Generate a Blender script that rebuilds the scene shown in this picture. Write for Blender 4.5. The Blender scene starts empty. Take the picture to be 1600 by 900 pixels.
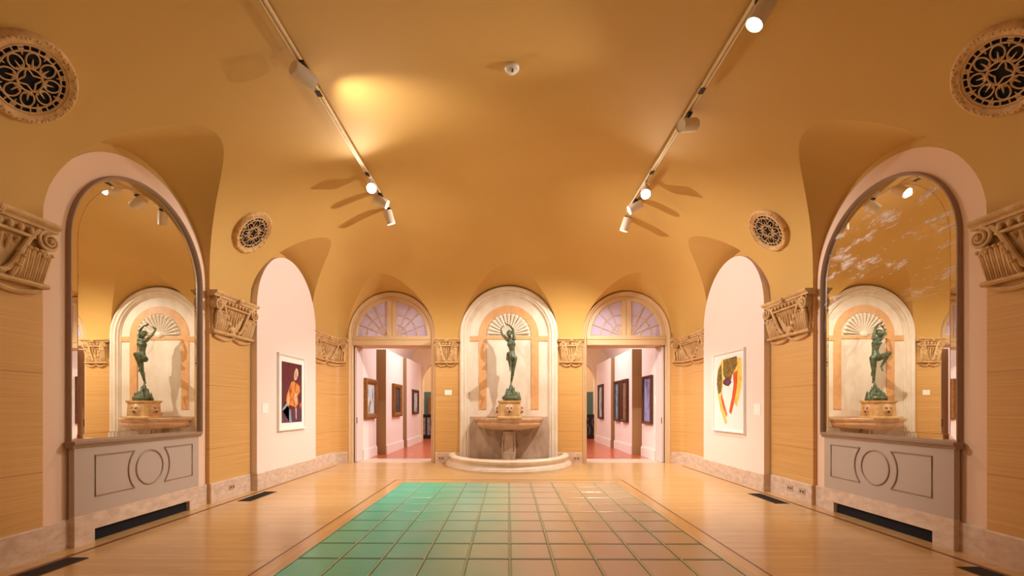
import bpy, bmesh, math, random
from mathutils import Vector, Matrix
random.seed(7)
PI = math.pi
SC = bpy.context.scene
COL = SC.collection

# ------------------------------------------------------------ camera, world, exposure
cam_d = bpy.data.cameras.new('camera')
cam = bpy.data.objects.new('camera', cam_d); COL.objects.link(cam)
cam.location = (-0.0145, 0.0, 1.35)
cam.rotation_euler = (PI/2, 0, 0.0104)
cam_d.sensor_width = 36; cam_d.lens = 36*711/1600
cam_d.shift_x = 0.00838; cam_d.shift_y = 0.1163
cam_d.clip_start = .05
SC.camera = cam
SC.view_settings.view_transform = 'Standard'
SC.view_settings.look = 'None'
SC.view_settings.gamma = 1
SC.view_settings.use_curve_mapping = False
SC.view_settings.exposure = 0.0
w = bpy.data.worlds.new('world'); SC.world = w; w.use_nodes = True
w.node_tree.nodes['Background'].inputs[0].default_value = (1, .85, .7, 1)
w.node_tree.nodes['Background'].inputs[1].default_value = .3

def lin(c):
    return tuple((v/12.92 if v <= .04045 else ((v+.055)/1.055)**2.4) for v in (x/255 for x in c))

WARM = (1.0, .93, .82)
def area(name, loc, target, size, size_y, power, color=(1, .85, .7), spread=PI):
    d = bpy.data.lights.new(name, 'AREA'); d.shape = 'RECTANGLE'; d.size = size; d.size_y = size_y
    d.energy = power; d.color = color; d.spread = spread
    o = bpy.data.objects.new(name, d); COL.objects.link(o); o.location = loc
    o.rotation_euler = (Vector(target)-Vector(loc)).to_track_quat('-Z', 'Y').to_euler()
    return o
# added fill light behind the camera; no window stands there
area('rear_fill_light', (0, -2.7, 2.5), (0, 8, 2.2), 6.0, 3.4, 14, (1, .90, .82))
# added fill light facing down from under the vault, above the camera
area('hall_fill_rear', (0, 0.2, 4.9), (0, 0.8, 0), 4.0, 2.5, 8, (1, .88, .76))
# added area lights for the gallery and far room; their lamps are unseen
area('gallery_light_left', (-2.1, 14.0, 4.2), (-3.3, 14.2, 1.2), 1.2, 4.5, 230, (.96, .95, 1))
area('gallery_light_right', (2.1, 14.0, 4.2), (3.3, 14.2, 1.2), 1.2, 4.5, 230, (.96, .95, 1))
area('far_room_light', (0, 20.0, 4.3), (0, 20.6, 0), 6.0, 1.6, 160, (1, .88, .72))

# ------------------------------------------------------------ constants
A = 4.19; D = 10.93; Z0 = 3.07; B = 2.25; NN = 2.1
REC = 4.25                       # recessed bay wall plane
BAYS = [1.95, 5.18, 8.46]; RB = 1.14
DOORX = 2.83; RD = 1.06; RN = 1.176
YREAR = -3.0
RISE = .38

# ------------------------------------------------------------ material helpers
def nodes_of(name):
    m = bpy.data.materials.new(name); m.use_nodes = True
    nt = m.node_tree; b = nt.nodes['Principled BSDF']
    return m, nt, b
def mat(name, col, rough=.6, metal=0, var=None, vs=3.0, stretch=(1, 1, 1), bump=0, bs=40, coat=0, spec=.5, det=4):
    m, nt, b = nodes_of(name)
    c = lin(col)
    b.inputs['Base Color'].default_value = (*c, 1)
    b.inputs['Roughness'].default_value = rough
    b.inputs['Metallic'].default_value = metal
    b.inputs['Coat Weight'].default_value = coat
    b.inputs['Specular IOR Level'].default_value = spec
    tc = nt.nodes.new('ShaderNodeTexCoord')
    if var:
        mp = nt.nodes.new('ShaderNodeMapping'); mp.inputs['Scale'].default_value = stretch
        geo = nt.nodes.new('ShaderNodeNewGeometry')
        nt.links.new(geo.outputs['Position'], mp.inputs[0])
        n = nt.nodes.new('ShaderNodeTexNoise'); n.inputs['Scale'].default_value = vs; n.inputs['Detail'].default_value = det
        nt.links.new(mp.outputs[0], n.inputs[0])
        r = nt.nodes.new('ShaderNodeValToRGB')
        r.color_ramp.elements[0].position = .32; r.color_ramp.elements[1].position = .68
        r.color_ramp.elements[0].color = (*lin(var), 1); r.color_ramp.elements[1].color = (*c, 1)
        nt.links.new(n.outputs[0], r.inputs[0]); nt.links.new(r.outputs[0], b.inputs['Base Color'])
    if bump:
        geo = nt.nodes.new('ShaderNodeNewGeometry')
        n2 = nt.nodes.new('ShaderNodeTexNoise'); n2.inputs['Scale'].default_value = bs; n2.inputs['Detail'].default_value = 3
        nt.links.new(geo.outputs['Position'], n2.inputs[0])
        bp = nt.nodes.new('ShaderNodeBump'); bp.inputs['Strength'].default_value = bump; bp.inputs['Distance'].default_value = .02
        nt.links.new(n2.outputs[0], bp.inputs['Height']); nt.links.new(bp.outputs[0], b.inputs['Normal'])
    return m
def emis(name, col, st):
    m, nt, b = nodes_of(name)
    b.inputs['Base Color'].default_value = (*lin(col), 1)
    b.inputs['Emission Color'].default_value = (*lin(col), 1); b.inputs['Emission Strength'].default_value = st
    return m

M = {}
M['plaster'] = mat('ochre_plaster', (212, 169, 94), .75, var=(207, 164, 89), vs=.9, bump=.02, bs=60)
M['pink'] = mat('pink_plaster', (240, 206, 178), .7, bump=.015, bs=70)
M['panel'] = mat('pale_pink_paint', (244, 225, 214), .7)
M['gallery_wall'] = mat('gallery_white_paint', (238, 222, 212), .7)
M['gallery_end'] = mat('gallery_panel_shade', (178, 140, 95), .7)
M['gallery_vault'] = mat('gallery_vault_plaster', (238, 222, 212), .75)
M['base'] = mat('pink_travertine', (226, 202, 180), .45, var=(204, 176, 152), vs=9, stretch=(1, 1, 2), bump=.1, bs=30)
M['marble'] = mat('cream_marble', (246, 236, 222), .35, var=(234, 218, 198), vs=4, stretch=(1, 1, .5), bump=.03)
M['marble_low'] = mat('veined_grey_marble', (214, 192, 172), .4, var=(176, 150, 128), vs=3.5, stretch=(1.3, 1, .6), bump=.03)
M['peach'] = mat('peach_marble', (236, 186, 132), .35, var=(226, 170, 116), vs=7)
M['basin'] = mat('rose_marble', (228, 192, 158), .3, var=(206, 164, 128), vs=6, bump=.03)
M['carved'] = mat('carved_limestone', (226, 188, 134), .6, var=(200, 158, 104), vs=9, bump=.25, bs=45)
M['ringstone'] = mat('medallion_stone', (226, 184, 124), .65, var=(200, 156, 100), vs=14, bump=.5, bs=30)
M['grille'] = mat('cast_grille', (206, 166, 116), .6)
M['black'] = mat('dark_void', (8, 8, 14), .9)
M['taupe'] = mat('taupe_paint', (188, 170, 156), .5)
M['taupe_dark'] = mat('taupe_moulding', (160, 130, 108), .45)
M['frame'] = mat('cream_woodwork', (214, 180, 138), .5)
M['white'] = mat('white_enamel', (240, 236, 230), .4)
M['lampwhite'] = mat('lamp_white', (236, 224, 208), .45)
M['rail'] = mat('track_cream', (246, 230, 196), .45)
M['dark'] = mat('dark_metal', (60, 50, 42), .5, metal=.6)
M['ventm'] = mat('vent_metal', (74, 62, 56), .5, metal=.3)
M['paper'] = mat('white_card', (250, 248, 240), .6)
M['gold'] = mat('gilt_frame', (170, 116, 56), .4, metal=.5, var=(120, 76, 34), vs=30, bump=.5, bs=60)
M['walnut'] = mat('walnut_frame', (96, 48, 34), .4, var=(66, 30, 22), vs=20)
M['bronze'] = mat('green_bronze', (116, 130, 98), .42, metal=.3, var=(56, 72, 60), vs=14, bump=.15, bs=40, spec=.6)
M['teal'] = mat('teal_wall', (86, 112, 104), .7)
M['cream_wall'] = mat('cream_wall', (232, 206, 164), .75)
M['iron'] = mat('black_iron', (24, 24, 28), .5)
M['greypanel'] = mat('grey_marble_inset', (170, 164, 168), .4, var=(120, 112, 118), vs=9)
M['glow'] = emis('lens_glow', (255, 240, 214), 6)
M['glow_hot'] = emis('lens_glow_bright', (255, 246, 230), 30)
M['leaflav'] = mat('door_leaf_paint', (222, 204, 196), .5)

# travertine cladding with horizontal veins and thin block joints
def travertine():
    m, nt, b = nodes_of('honey_travertine')
    L = nt.links.new
    geo = nt.nodes.new('ShaderNodeNewGeometry')
    mp = nt.nodes.new('ShaderNodeMapping'); mp.inputs['Scale'].default_value = (.35, .35, 26)
    L(geo.outputs['Position'], mp.inputs[0])
    n = nt.nodes.new('ShaderNodeTexNoise'); n.inputs['Scale'].default_value = 2.2; n.inputs['Detail'].default_value = 6; n.inputs['Distortion'].default_value = .4
    L(mp.outputs[0], n.inputs[0])
    r = nt.nodes.new('ShaderNodeValToRGB')
    e = r.color_ramp.elements
    e[0].position = .25; e[0].color = (*lin((206, 156, 92)), 1)
    e[1].position = .75; e[1].color = (*lin((226, 180, 114)), 1)
    k = e.new(.5); k.color = (*lin((216, 168, 102)), 1)
    L(n.outputs[0], r.inputs[0])
    sx = nt.nodes.new('ShaderNodeSeparateXYZ'); L(geo.outputs['Position'], sx.inputs[0])
    a1 = nt.nodes.new('ShaderNodeMath'); a1.operation = 'ADD'; a1.inputs[1].default_value = -1.65+.89*4; L(sx.outputs[2], a1.inputs[0])
    md = nt.nodes.new('ShaderNodeMath'); md.operation = 'MODULO'; md.inputs[1].default_value = .89; L(a1.outputs[0], md.inputs[0])
    lt = nt.nodes.new('ShaderNodeMath'); lt.operation = 'LESS_THAN'; lt.inputs[1].default_value = .007; L(md.outputs[0], lt.inputs[0])
    mx = nt.nodes.new('ShaderNodeMix'); mx.data_type = 'RGBA'; mx.inputs[7].default_value = (*lin((176, 128, 76)), 1)
    L(lt.outputs[0], mx.inputs[0]); L(r.outputs[0], mx.inputs[6]); L(mx.outputs[2], b.inputs['Base Color'])
    b.inputs['Roughness'].default_value = .35
    return m
M['trav'] = travertine()

def woodfloor(name, c1, c2, cg, rough, rot=0, bw=1.1, rh=.085, coat=.3):
    m, nt, b = nodes_of(name); L = nt.links.new
    geo = nt.nodes.new('ShaderNodeNewGeometry')
    mp = nt.nodes.new('ShaderNodeMapping'); mp.inputs['Rotation'].default_value = (0, 0, rot)
    L(geo.outputs['Position'], mp.inputs[0])
    br = nt.nodes.new('ShaderNodeTexBrick'); br.inputs['Scale'].default_value = 1
    br.inputs['Brick Width'].default_value = bw; br.inputs['Row Height'].default_value = rh
    br.inputs['Mortar Size'].default_value = .0012; br.inputs['Mortar Smooth'].default_value = .2
    br.inputs['Color1'].default_value = (*lin(c1), 1); br.inputs['Color2'].default_value = (*lin(c2), 1); br.inputs['Mortar'].default_value = (*lin(cg), 1)
    L(mp.outputs[0], br.inputs[0])
    mp2 = nt.nodes.new('ShaderNodeMapping'); mp2.inputs['Scale'].default_value = (1.2, 14, 1); L(mp.outputs[0], mp2.inputs[0])
    n = nt.nodes.new('ShaderNodeTexNoise'); n.inputs['Scale'].default_value = 3; n.inputs['Detail'].default_value = 5; L(mp2.outputs[0], n.inputs[0])
    mx = nt.nodes.new('ShaderNodeMix'); mx.data_type = 'RGBA'; mx.blend_type = 'MULTIPLY'; mx.inputs[0].default_value = .35
    r = nt.nodes.new('ShaderNodeValToRGB'); r.color_ramp.elements[0].color = (.62, .55, .45, 1); r.color_ramp.elements[0].position = .3; r.color_ramp.elements[1].position = .65
    L(n.outputs[0], r.inputs[0]); L(br.outputs[0], mx.inputs[6]); L(r.outputs[0], mx.inputs[7]); L(mx.outputs[2], b.inputs['Base Color'])
    b.inputs['Roughness'].default_value = rough; b.inputs['Coat Weight'].default_value = coat; b.inputs['Coat Roughness'].default_value = .12
    return m
M['wood'] = woodfloor('maple_parquet', (224, 184, 126), (212, 168, 108), (170, 124, 72), .28)
M['woodborder'] = woodfloor('maple_border', (226, 178, 108), (216, 166, 96), (170, 116, 60), .28, rot=PI/2)
M['terra'] = woodfloor('terracotta_floor', (206, 100, 60), (190, 88, 52), (140, 66, 42), .3, bw=.3, rh=.3)
M['inlay'] = mat('dark_inlay', (120, 70, 36), .35)

def glassmat():
    m, nt, b = nodes_of('glass_block_painted_light'); L = nt.links.new
    geo = nt.nodes.new('ShaderNodeNewGeometry'); sx = nt.nodes.new('ShaderNodeSeparateXYZ'); L(geo.outputs['Position'], sx.inputs[0])
    mr = nt.nodes.new('ShaderNodeMapRange'); mr.inputs[1].default_value = -1.9; mr.inputs[2].default_value = 1.9; L(sx.outputs[0], mr.inputs[0])
    n = nt.nodes.new('ShaderNodeTexNoise'); n.inputs['Scale'].default_value = 1.6; n.inputs['Detail'].default_value = 2; L(geo.outputs['Position'], n.inputs[0])
    ma = nt.nodes.new('ShaderNodeMath'); ma.operation = 'MULTIPLY_ADD'; ma.inputs[1].default_value = .16; ma.inputs[2].default_value = -.08; L(n.outputs[0], ma.inputs[0])
    ad = nt.nodes.new('ShaderNodeMath'); L(mr.outputs[0], ad.inputs[0]); L(ma.outputs[0], ad.inputs[1])
    r = nt.nodes.new('ShaderNodeValToRGB'); e = r.color_ramp.elements  # teal-to-brown light across the floor is put into the base colour
    e[0].position = 0; e[0].color = (*lin((60, 196, 160)), 1)
    e[1].position = 1; e[1].color = (*lin((190, 160, 116)), 1)
    for p, c in ((.2, (70, 200, 168)), (.33, (140, 202, 180)), (.48, (196, 208, 176)), (.56, (216, 192, 168)), (.75, (208, 174, 138))):
        k = e.new(p); k.color = (*lin(c), 1)
    L(ad.outputs[0], r.inputs[0]); L(r.outputs[0], b.inputs['Base Color'])
    b.inputs['Roughness'].default_value = .35; b.inputs['Coat Weight'].default_value = .3; b.inputs['Coat Roughness'].default_value = .2
    n2 = nt.nodes.new('ShaderNodeTexNoise'); n2.inputs['Scale'].default_value = 7; L(geo.outputs['Position'], n2.inputs[0])
    bp = nt.nodes.new('ShaderNodeBump'); bp.inputs['Strength'].default_value = .12; bp.inputs['Distance'].default_value = .02
    L(n2.outputs[0], bp.inputs['Height']); L(bp.outputs[0], b.inputs['Normal'])
    return m
M['glassfloor'] = glassmat()
M['joint'] = mat('glass_floor_joint', (178, 190, 156), .35, metal=.2)
M['joint_dark'] = mat('glass_floor_cross_joint', (92, 116, 88), .4, metal=.2)

def mirrormat(name, glare):
    m, nt, b = nodes_of(name); L = nt.links.new
    b.inputs['Metallic'].default_value = 1; b.inputs['Roughness'].default_value = 0
    b.inputs['Base Color'].default_value = (.84, .82, .74, 1)
    if glare:
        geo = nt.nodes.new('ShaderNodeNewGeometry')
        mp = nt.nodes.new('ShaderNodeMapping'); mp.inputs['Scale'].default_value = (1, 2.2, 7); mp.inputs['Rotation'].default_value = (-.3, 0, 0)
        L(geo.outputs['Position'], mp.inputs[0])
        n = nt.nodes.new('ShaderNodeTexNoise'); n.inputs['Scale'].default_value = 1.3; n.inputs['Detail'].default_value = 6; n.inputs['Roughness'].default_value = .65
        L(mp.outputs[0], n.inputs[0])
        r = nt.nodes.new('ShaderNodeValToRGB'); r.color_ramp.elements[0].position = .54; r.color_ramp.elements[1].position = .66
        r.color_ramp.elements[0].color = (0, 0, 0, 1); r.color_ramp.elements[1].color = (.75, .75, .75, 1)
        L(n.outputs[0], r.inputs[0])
        # glare streaks painted in pale diffuse, upper part of the mirror only
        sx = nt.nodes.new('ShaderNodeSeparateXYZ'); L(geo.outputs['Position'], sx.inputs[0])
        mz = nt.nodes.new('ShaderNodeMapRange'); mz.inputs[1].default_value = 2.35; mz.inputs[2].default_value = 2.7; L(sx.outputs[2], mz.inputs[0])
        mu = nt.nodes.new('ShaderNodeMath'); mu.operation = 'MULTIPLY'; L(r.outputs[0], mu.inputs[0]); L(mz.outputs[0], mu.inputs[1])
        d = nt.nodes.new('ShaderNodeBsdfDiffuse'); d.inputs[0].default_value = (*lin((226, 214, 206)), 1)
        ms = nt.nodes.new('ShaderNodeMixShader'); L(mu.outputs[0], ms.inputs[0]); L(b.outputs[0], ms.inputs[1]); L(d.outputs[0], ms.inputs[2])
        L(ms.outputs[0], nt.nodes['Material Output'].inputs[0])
    return m
M['mirror'] = mirrormat('mirror_silver', False)
M['mirror_glare'] = mirrormat('mirror_silver_glare', True)
def paneglass():
    m, nt, b = nodes_of('fanlight_glass')
    b.inputs['Base Color'].default_value = (.9, .9, 1, 1); b.inputs['Roughness'].default_value = .05
    b.inputs['Transmission Weight'].default_value = 0
    L = nt.links.new
    t = nt.nodes.new('ShaderNodeBsdfTransparent'); t.inputs[0].default_value = (.9, .88, .97, 1)
    g = nt.nodes.new('ShaderNodeBsdfGlossy'); g.inputs['Roughness'].default_value = .08
    d = nt.nodes.new('ShaderNodeBsdfDiffuse'); d.inputs[0].default_value = (*lin((220, 208, 232)), 1)
    m1 = nt.nodes.new('ShaderNodeMixShader'); m1.inputs[0].default_value = .1; L(t.outputs[0], m1.inputs[1]); L(g.outputs[0], m1.inputs[2])
    m2 = nt.nodes.new('ShaderNodeMixShader'); m2.inputs[0].default_value = .5; L(m1.outputs[0], m2.inputs[1]); L(d.outputs[0], m2.inputs[2])
    L(m2.outputs[0], nt.nodes['Material Output'].inputs[0])
    return m
M['pane'] = paneglass()

# ------------------------------------------------------------ mesh builder
class MB:
    def __init__(s): s.v = []; s.f = []
    def add(s, vs, fs, T=None):
        n = len(s.v)
        s.v += [tuple(T(*p)) if T else tuple(p) for p in vs]
        s.f += [tuple(i+n for i in f) for f in fs]
        return s
    def box(s, x0, x1, y0, y1, z0, z1, T=None):
        vs = [(x, y, z) for x in (x0, x1) for y in (y0, y1) for z in (z0, z1)]
        return s.add(vs, [(0, 1, 3, 2), (4, 6, 7, 5), (0, 4, 5, 1), (2, 3, 7, 6), (0, 2, 6, 4), (1, 5, 7, 3)], T)
    def grid(s, P, T=None, cu=False, cv=False):
        nu, nv = len(P), len(P[0])
        fs = []
        for i in range(nu if cu else nu-1):
            for j in range(nv if cv else nv-1):
                fs.append((i*nv+j, ((i+1) % nu)*nv+j, ((i+1) % nu)*nv+(j+1) % nv, i*nv+(j+1) % nv))
        return s.add([p for r in P for p in r], fs, T)
    def tube(s, path, rad, n=8, T=None, closed=False, flat=1, cap=True):
        pts = [Vector(p) for p in path]; N = len(pts)
        R = rad if isinstance(rad, (list, tuple)) else [rad]*N
        rows = []; up = None
        for i, p in enumerate(pts):
            if closed: t = pts[(i+1) % N]-pts[i-1]
            else: t = pts[min(i+1, N-1)]-pts[max(i-1, 0)]
            if t.length < 1e-9: t = Vector((0, 0, 1))
            t.normalize()
            if up is None:
                up = Vector((0, 0, 1)) if abs(t.z) < .9 else Vector((1, 0, 0))
            a = (up - t*up.dot(t))
            if a.length < 1e-6: a = t.orthogonal()
            a.normalize(); up = a; b = t.cross(a)
            rows.append([tuple(p + a*math.cos(2*PI*k/n)*R[i] + b*math.sin(2*PI*k/n)*R[i]*flat) for k in range(n)])
        s.grid(rows, T, cu=closed, cv=True)
        if not closed and cap:
            for r in (rows[0], rows[-1]):
                s.add(r, [tuple(range(n))], T)
        return s
    def lathe(s, prof, c=(0, 0, 0), n=32, T=None, a0=0, a1=2*PI, sx=1, sy=1):
        full = abs(a1-a0-2*PI) < 1e-6
        m = n if full else n+1
        rows = []
        for i in range(m):
            a = a0+(a1-a0)*i/n
            rows.append([(c[0]+r*sx*math.cos(a), c[1]+r*sy*math.sin(a), c[2]+z) for r, z in prof])
        return s.grid(rows, T, cu=full)
    def ell(s, c, r, n=10, T=None, rot=None):
        rows = []
        for i in range(n+1):
            th = PI*i/n
            row = []
            for k in range(2*n):
                ph = PI*k/n
                p = Vector((r[0]*math.sin(th)*math.cos(ph), r[1]*math.sin(th)*math.sin(ph), r[2]*math.cos(th)))
                if rot: p = rot @ p
                row.append((c[0]+p.x, c[1]+p.y, c[2]+p.z))
            rows.append(row)
        return s.grid(rows, T, cv=True)
    def cap(s, p, q, r0, r1, n=12, T=None):          # capsule with taper, for bodies
        p = Vector(p); q = Vector(q); path = []; R = []
        d = (q-p); L = d.length; d = d/L
        for k in range(5):
            a = PI/2*(1-k/4.0); path.append(p - d*r0*math.sin(a)); R.append(max(r0*math.cos(a), .0005))
        for k in range(5):
            a = PI/2*k/4.0; path.append(q + d*r1*math.sin(a)); R.append(max(r1*math.cos(a), .0005))
        return s.tube(path, R, n, T)
    def prism(s, poly, y0, y1, T=None):              # polygon in (x,z), extruded along y
        n = len(poly)
        vs = [(x, y0, z) for x, z in poly]+[(x, y1, z) for x, z in poly]
        fs = [tuple(range(n)), tuple(range(2*n-1, n-1, -1))]+[(i, (i+1) % n, n+(i+1) % n, n+i) for i in range(n)]
        return s.add(vs, fs, T)
    def build(s, name, m, parent=None, smooth=False, loc=None, bevel=0, angle=40, extra=None):
        me = bpy.data.meshes.new(name)
        off = Vector((0, 0, 0))
        if parent is not None:
            p = parent
            while p is not None: off += p.location; p = p.parent
        elif loc is not None: off = Vector(loc)
        me.from_pydata([(a-off.x, b-off.y, c-off.z) for a, b, c in s.v], [], s.f)
        me.materials.append(m)
        bm = bmesh.new(); bm.from_mesh(me)
        bmesh.ops.remove_doubles(bm, verts=bm.verts, dist=1e-5)
        bmesh.ops.recalc_face_normals(bm, faces=bm.faces)
        bm.to_mesh(me); bm.free()
        o = bpy.data.objects.new(name, me); COL.objects.link(o)
        if parent is not None: o.parent = parent
        elif loc is not None: o.location = loc
        if smooth:
            me.polygons.foreach_set('use_smooth', [True]*len(me.polygons))
            try: me.set_sharp_from_angle(angle=math.radians(angle))
            except Exception: pass
        if bevel:
            b = o.modifiers.new('bevel', 'BEVEL'); b.width = bevel; b.segments = 2; b.limit_method = 'ANGLE'
        return o

def empty(name, loc, label=None, cat=None, group=None, kind=None):
    o = bpy.data.objects.new(name, None); COL.objects.link(o); o.location = loc; o.empty_display_size = .05
    return tag(o, label, cat, group, kind)
def tag(o, label=None, cat=None, group=None, kind=None):
    if label: o['label'] = label
    if cat: o['category'] = cat
    if group: o['group'] = group
    if kind: o['kind'] = kind
    return o
def struct(o): o['kind'] = 'structure'; return o

def arch_pts(R, zb, zs, n=28):       # left foot, over the top, right foot in (h, z), centre at h=0
    P = [(-R, zb)]
    P += [(-R*math.cos(PI*k/n), zs+R*math.sin(PI*k/n)) for k in range(n+1)]
    P += [(R, zb)]
    return P
def arch_sweep(mb, section, zb, zs, T, n=28):   # section = closed polygon of (r, depth); T maps (h, depth, z)
    rows = []
    N = n+3
    for k in range(N):
        row = []
        for r, d in section:
            if k == 0: h, z = -r, zb
            elif k == N-1: h, z = r, zb
            else:
                a = PI*(k-1)/n; h, z = -r*math.cos(a), zs+r*math.sin(a)
            row.append((h, d, z))
        rows.append(row)
    mb.grid(rows, T, cv=True)
    m = len(section)
    mb.add(rows[0], [tuple(range(m))], T); mb.add(rows[-1], [tuple(range(m))], T)
    return mb

# ------------------------------------------------------------ main vault
def Fz(x, y):
    u = min(abs(x)/A, 1.0); wv = min(max(0, 1-(D-y)/A), 1.0)
    m = max(u, wv)
    for _ in range(8):
        p = 3+29*m**8
        m = min((u**p+wv**p)**(1/p), 1.0)
    return Z0+B*max(0, 1-m**NN)**(1/NN)
PW = 32.0
def edge(v):          # half extent of the wall line along the other axis, given normalised coordinate v
    return A*max(0, 1-min(max(v, 0), 1)**PW)**(1/PW)
YD = D-A
QM = A*2**(-1/PW)     # corner point of the wall line on the diagonal

LUN_SIDE = [(yc, RB) for yc in BAYS]
LUN_BACK = [(-DOORX, RD), (0.0, RN), (DOORX, RD)]
def samples(lo, hi, luns, step, n=40):
    s = set()
    for c, r in luns:
        for k in range(n+1):
            v = c - r*math.cos(PI*k/n)
            if lo <= v <= hi: s.add(round(v, 5))
    marks = sorted([lo, hi]+[v for c, r in luns for v in (c-r, c+r) if lo < v < hi])
    for a, b in zip(marks, marks[1:]):
        if any(abs((a+b)/2-c) < r for c, r in luns): continue
        k = max(1, int((b-a)/step))
        for i in range(k+1): s.add(round(a+(b-a)*i/k, 5))
    return sorted(s)
qs = set(samples(0, QM, [(yc-YD, RB) for yc in BAYS[2:]]+[(BAYS[1]-YD, RB)], .12))
qs |= set(samples(0, QM, [(0, RN), (DOORX, RD)], .12))
qs |= {round(QM-d, 5) for d in (0, .01, .03, .06, .1, .15)}
qs = sorted(qs)
ql = [qs[0]]
for q in qs[1:]:
    if q-ql[-1] > .004: ql.append(q)
ql[-1] = QM
ys_pre = [y for y in samples(YREAR, YD, LUN_SIDE[:2], .2) if y < YD-.004]

def lunette_of(v, luns):
    for c, r in luns:
        if abs(v-c) < r-1e-4: return c, r
    return None
def column(v, luns, pos, istart, iend, back):
    """pos(i)->(x,y) at inset i from the wall plane. Returns (main column points, lunette points or None)."""
    F = lambda i: Fz(*pos(i))
    L = lunette_of(v, luns); i0 = istart; lun = None
    if L:
        c, r = L; st = math.sqrt(max(0, 1-((v-c)/r)**2))
        rise = {RB: .30, RN: .27, RD: .27}[r]
        zl = lambda i: Z0 + st*(r + rise*(i+back))
        lo = istart; hi = istart+.01
        while hi < min(2.6, iend) and F(hi) <= zl(hi): lo = hi; hi += .01
        if F(hi) > zl(hi):
            for _ in range(40):
                mid = (lo+hi)/2
                if F(mid) > zl(mid): hi = mid
                else: lo = mid
            i0 = (lo+hi)/2
        else: i0 = iend
        lun = []
        for k in range(7):
            i = -back+(i0+back)*k/6
            lun.append((*pos(i), zl(i)))
        zstart = zl(i0)
    N = 34; pts = []
    if not L:
        pts.append((*pos(istart), Z0-.14)); pts.append((*pos(istart), Z0-.05))
    else:
        x, y = pos(i0); pts += [(x, y, zstart), (x, y, zstart)]
    for k in range(N+1):
        t = k/N
        # arc-like spacing: near-vertical foot sampled densely
        t0 = math.acos(max(-1, min(1, 1-(i0-istart)/(iend-istart)*1.0)))*2/PI if iend > istart+1e-6 else 0
        i = istart+(iend-istart)*(1-math.cos((t0+(1-t0)*t)*PI/2))
        z = F(i)
        if k == 0: z = zstart if L else Z0
        pts.append((*pos(i), z))
    return pts, lun

ceil = MB(); lunM = MB()
def run_columns(vals, luns, posf, startf, endf, back):
    cols = []; lcur = []; curL = None
    def flush():
        nonlocal lcur
        if len(lcur) > 1: lunM.grid(lcur)
        lcur = []
    for v in vals:
        pts, lun = column(v, luns, posf(v), startf(v), endf(v), back)
        cols.append(pts)
    ceil.grid(cols)
    for c, r in luns:                       # lunette surfaces, own fine sampling including both feet
        vv = sorted({x for x in vals if abs(x-c) < r-1e-4} | {c-r, c+r})
        rows = []
        for v in vv:
            if abs(abs(v-c)-r) < 1e-6:
                p0 = posf(v)(-back); p1 = posf(v)(startf(v))
                rows.append([(p0[0]+(p1[0]-p0[0])*k/6, p0[1]+(p1[1]-p0[1])*k/6, Z0) for k in range(7)])
            else: rows.append(column(v, luns, posf(v), startf(v), endf(v), back)[1])
        if len(rows) > 1 and min(vv) >= min(vals)-1e-3 and max(vv) <= max(vals)+1e-3: lunM.grid(rows)
yvals = ys_pre+[YD+q for q in ql]
for sgn in (-1, 1):
    def posf(v, sgn=sgn): return lambda i: (sgn*(A-i), v)
    startf = lambda v: A-edge((v-YD)/A) if v > YD else 0.0
    endf = lambda v: A if v <= YD else A-(v-YD)
    run_columns(yvals, LUN_SIDE, posf, startf, endf, REC-A)
xvals = [-q for q in reversed(ql)]+ql[1:]
run_columns(xvals, LUN_BACK, lambda v: (lambda i: (v, D-i)), lambda v: A-edge(abs(v)/A), lambda v: A-abs(v), .12)
# boundary edge() equals A away from the corner, so istart is 0 there
oc = struct(ceil.build('ceiling', M['plaster'], smooth=True, angle=60))
ol = struct(lunM.build('ceiling_lunettes', M['plaster'], smooth=True, angle=60))

# ------------------------------------------------------------ floor
fl = struct(MB().box(-4.6, 4.6, YREAR, 11.05, -.1, 0).build('floor', M['wood'], loc=(0, 4, 0)))
b = MB()
for x in (-2.09, 2.09): b.box(x-.011, x+.011, -2.9, 8.44, 0, .0012)
b.box(-2.09, 2.09, 8.418, 8.44, 0, .0012)
for x in (-3.99, 3.99): b.box(x-.022, x+.022, -2.9, 10.5, 0, .0012)
b.build('inlay_strip', M['inlay'], fl)
b = MB()
for x0, x1 in ((-2.08, -1.9), (1.9, 2.08)): b.box(x0, x1, -2.9, 8.42, 0, .0008)
b.build('border_board', M['woodborder'], fl)
struct(MB().box(-3.9, 3.9, 11.05, 11.9, -.1, .002).build('threshold_floor', M['base']))
struct(MB().box(-4.6, 4.6, 11.9, 22, -.1, .0).build('gallery_floor', M['terra']))

# glass floor
gx, gy0, gy1 = 1.885, -1.4, 8.085
ncol, rows_ = 10, 21
gf = empty('glass_floor_panel', (0, 4, 0), 'large rectangular glass block floor field, painted with teal light at left and rosy brown at right', 'glass floor')
tw = 2*gx/ncol; th = (gy1-gy0)/rows_
b = MB()
for i in range(ncol):
    for j in range(rows_):
        x0 = -gx+i*tw+.008; x1 = x0+tw-.016; y0 = gy0+j*th+.012; y1 = y0+th-.024
        e = .012; z0, z1 = .002, .009
        b.add([(x0, y0, z0), (x1, y0, z0), (x1, y1, z0), (x0, y1, z0), (x0+e, y0+e, z1), (x1-e, y0+e, z1), (x1-e, y1-e, z1), (x0+e, y1-e, z1)],
              [(0, 1, 5, 4), (1, 2, 6, 5), (2, 3, 7, 6), (3, 0, 4, 7), (4, 5, 6, 7)])
b.build('glass_tiles', M['glassfloor'], gf)
b = MB()
for i in range(ncol+1): b.box(-gx+i*tw-.007, -gx+i*tw+.007, gy0, gy1, .001, .011)
b.build('long_joints', M['joint'], gf)
b = MB()
for j in range(rows_+1): b.box(-gx, gx, gy0+j*th-.012, gy0+j*th+.012, .001, .006)
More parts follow.
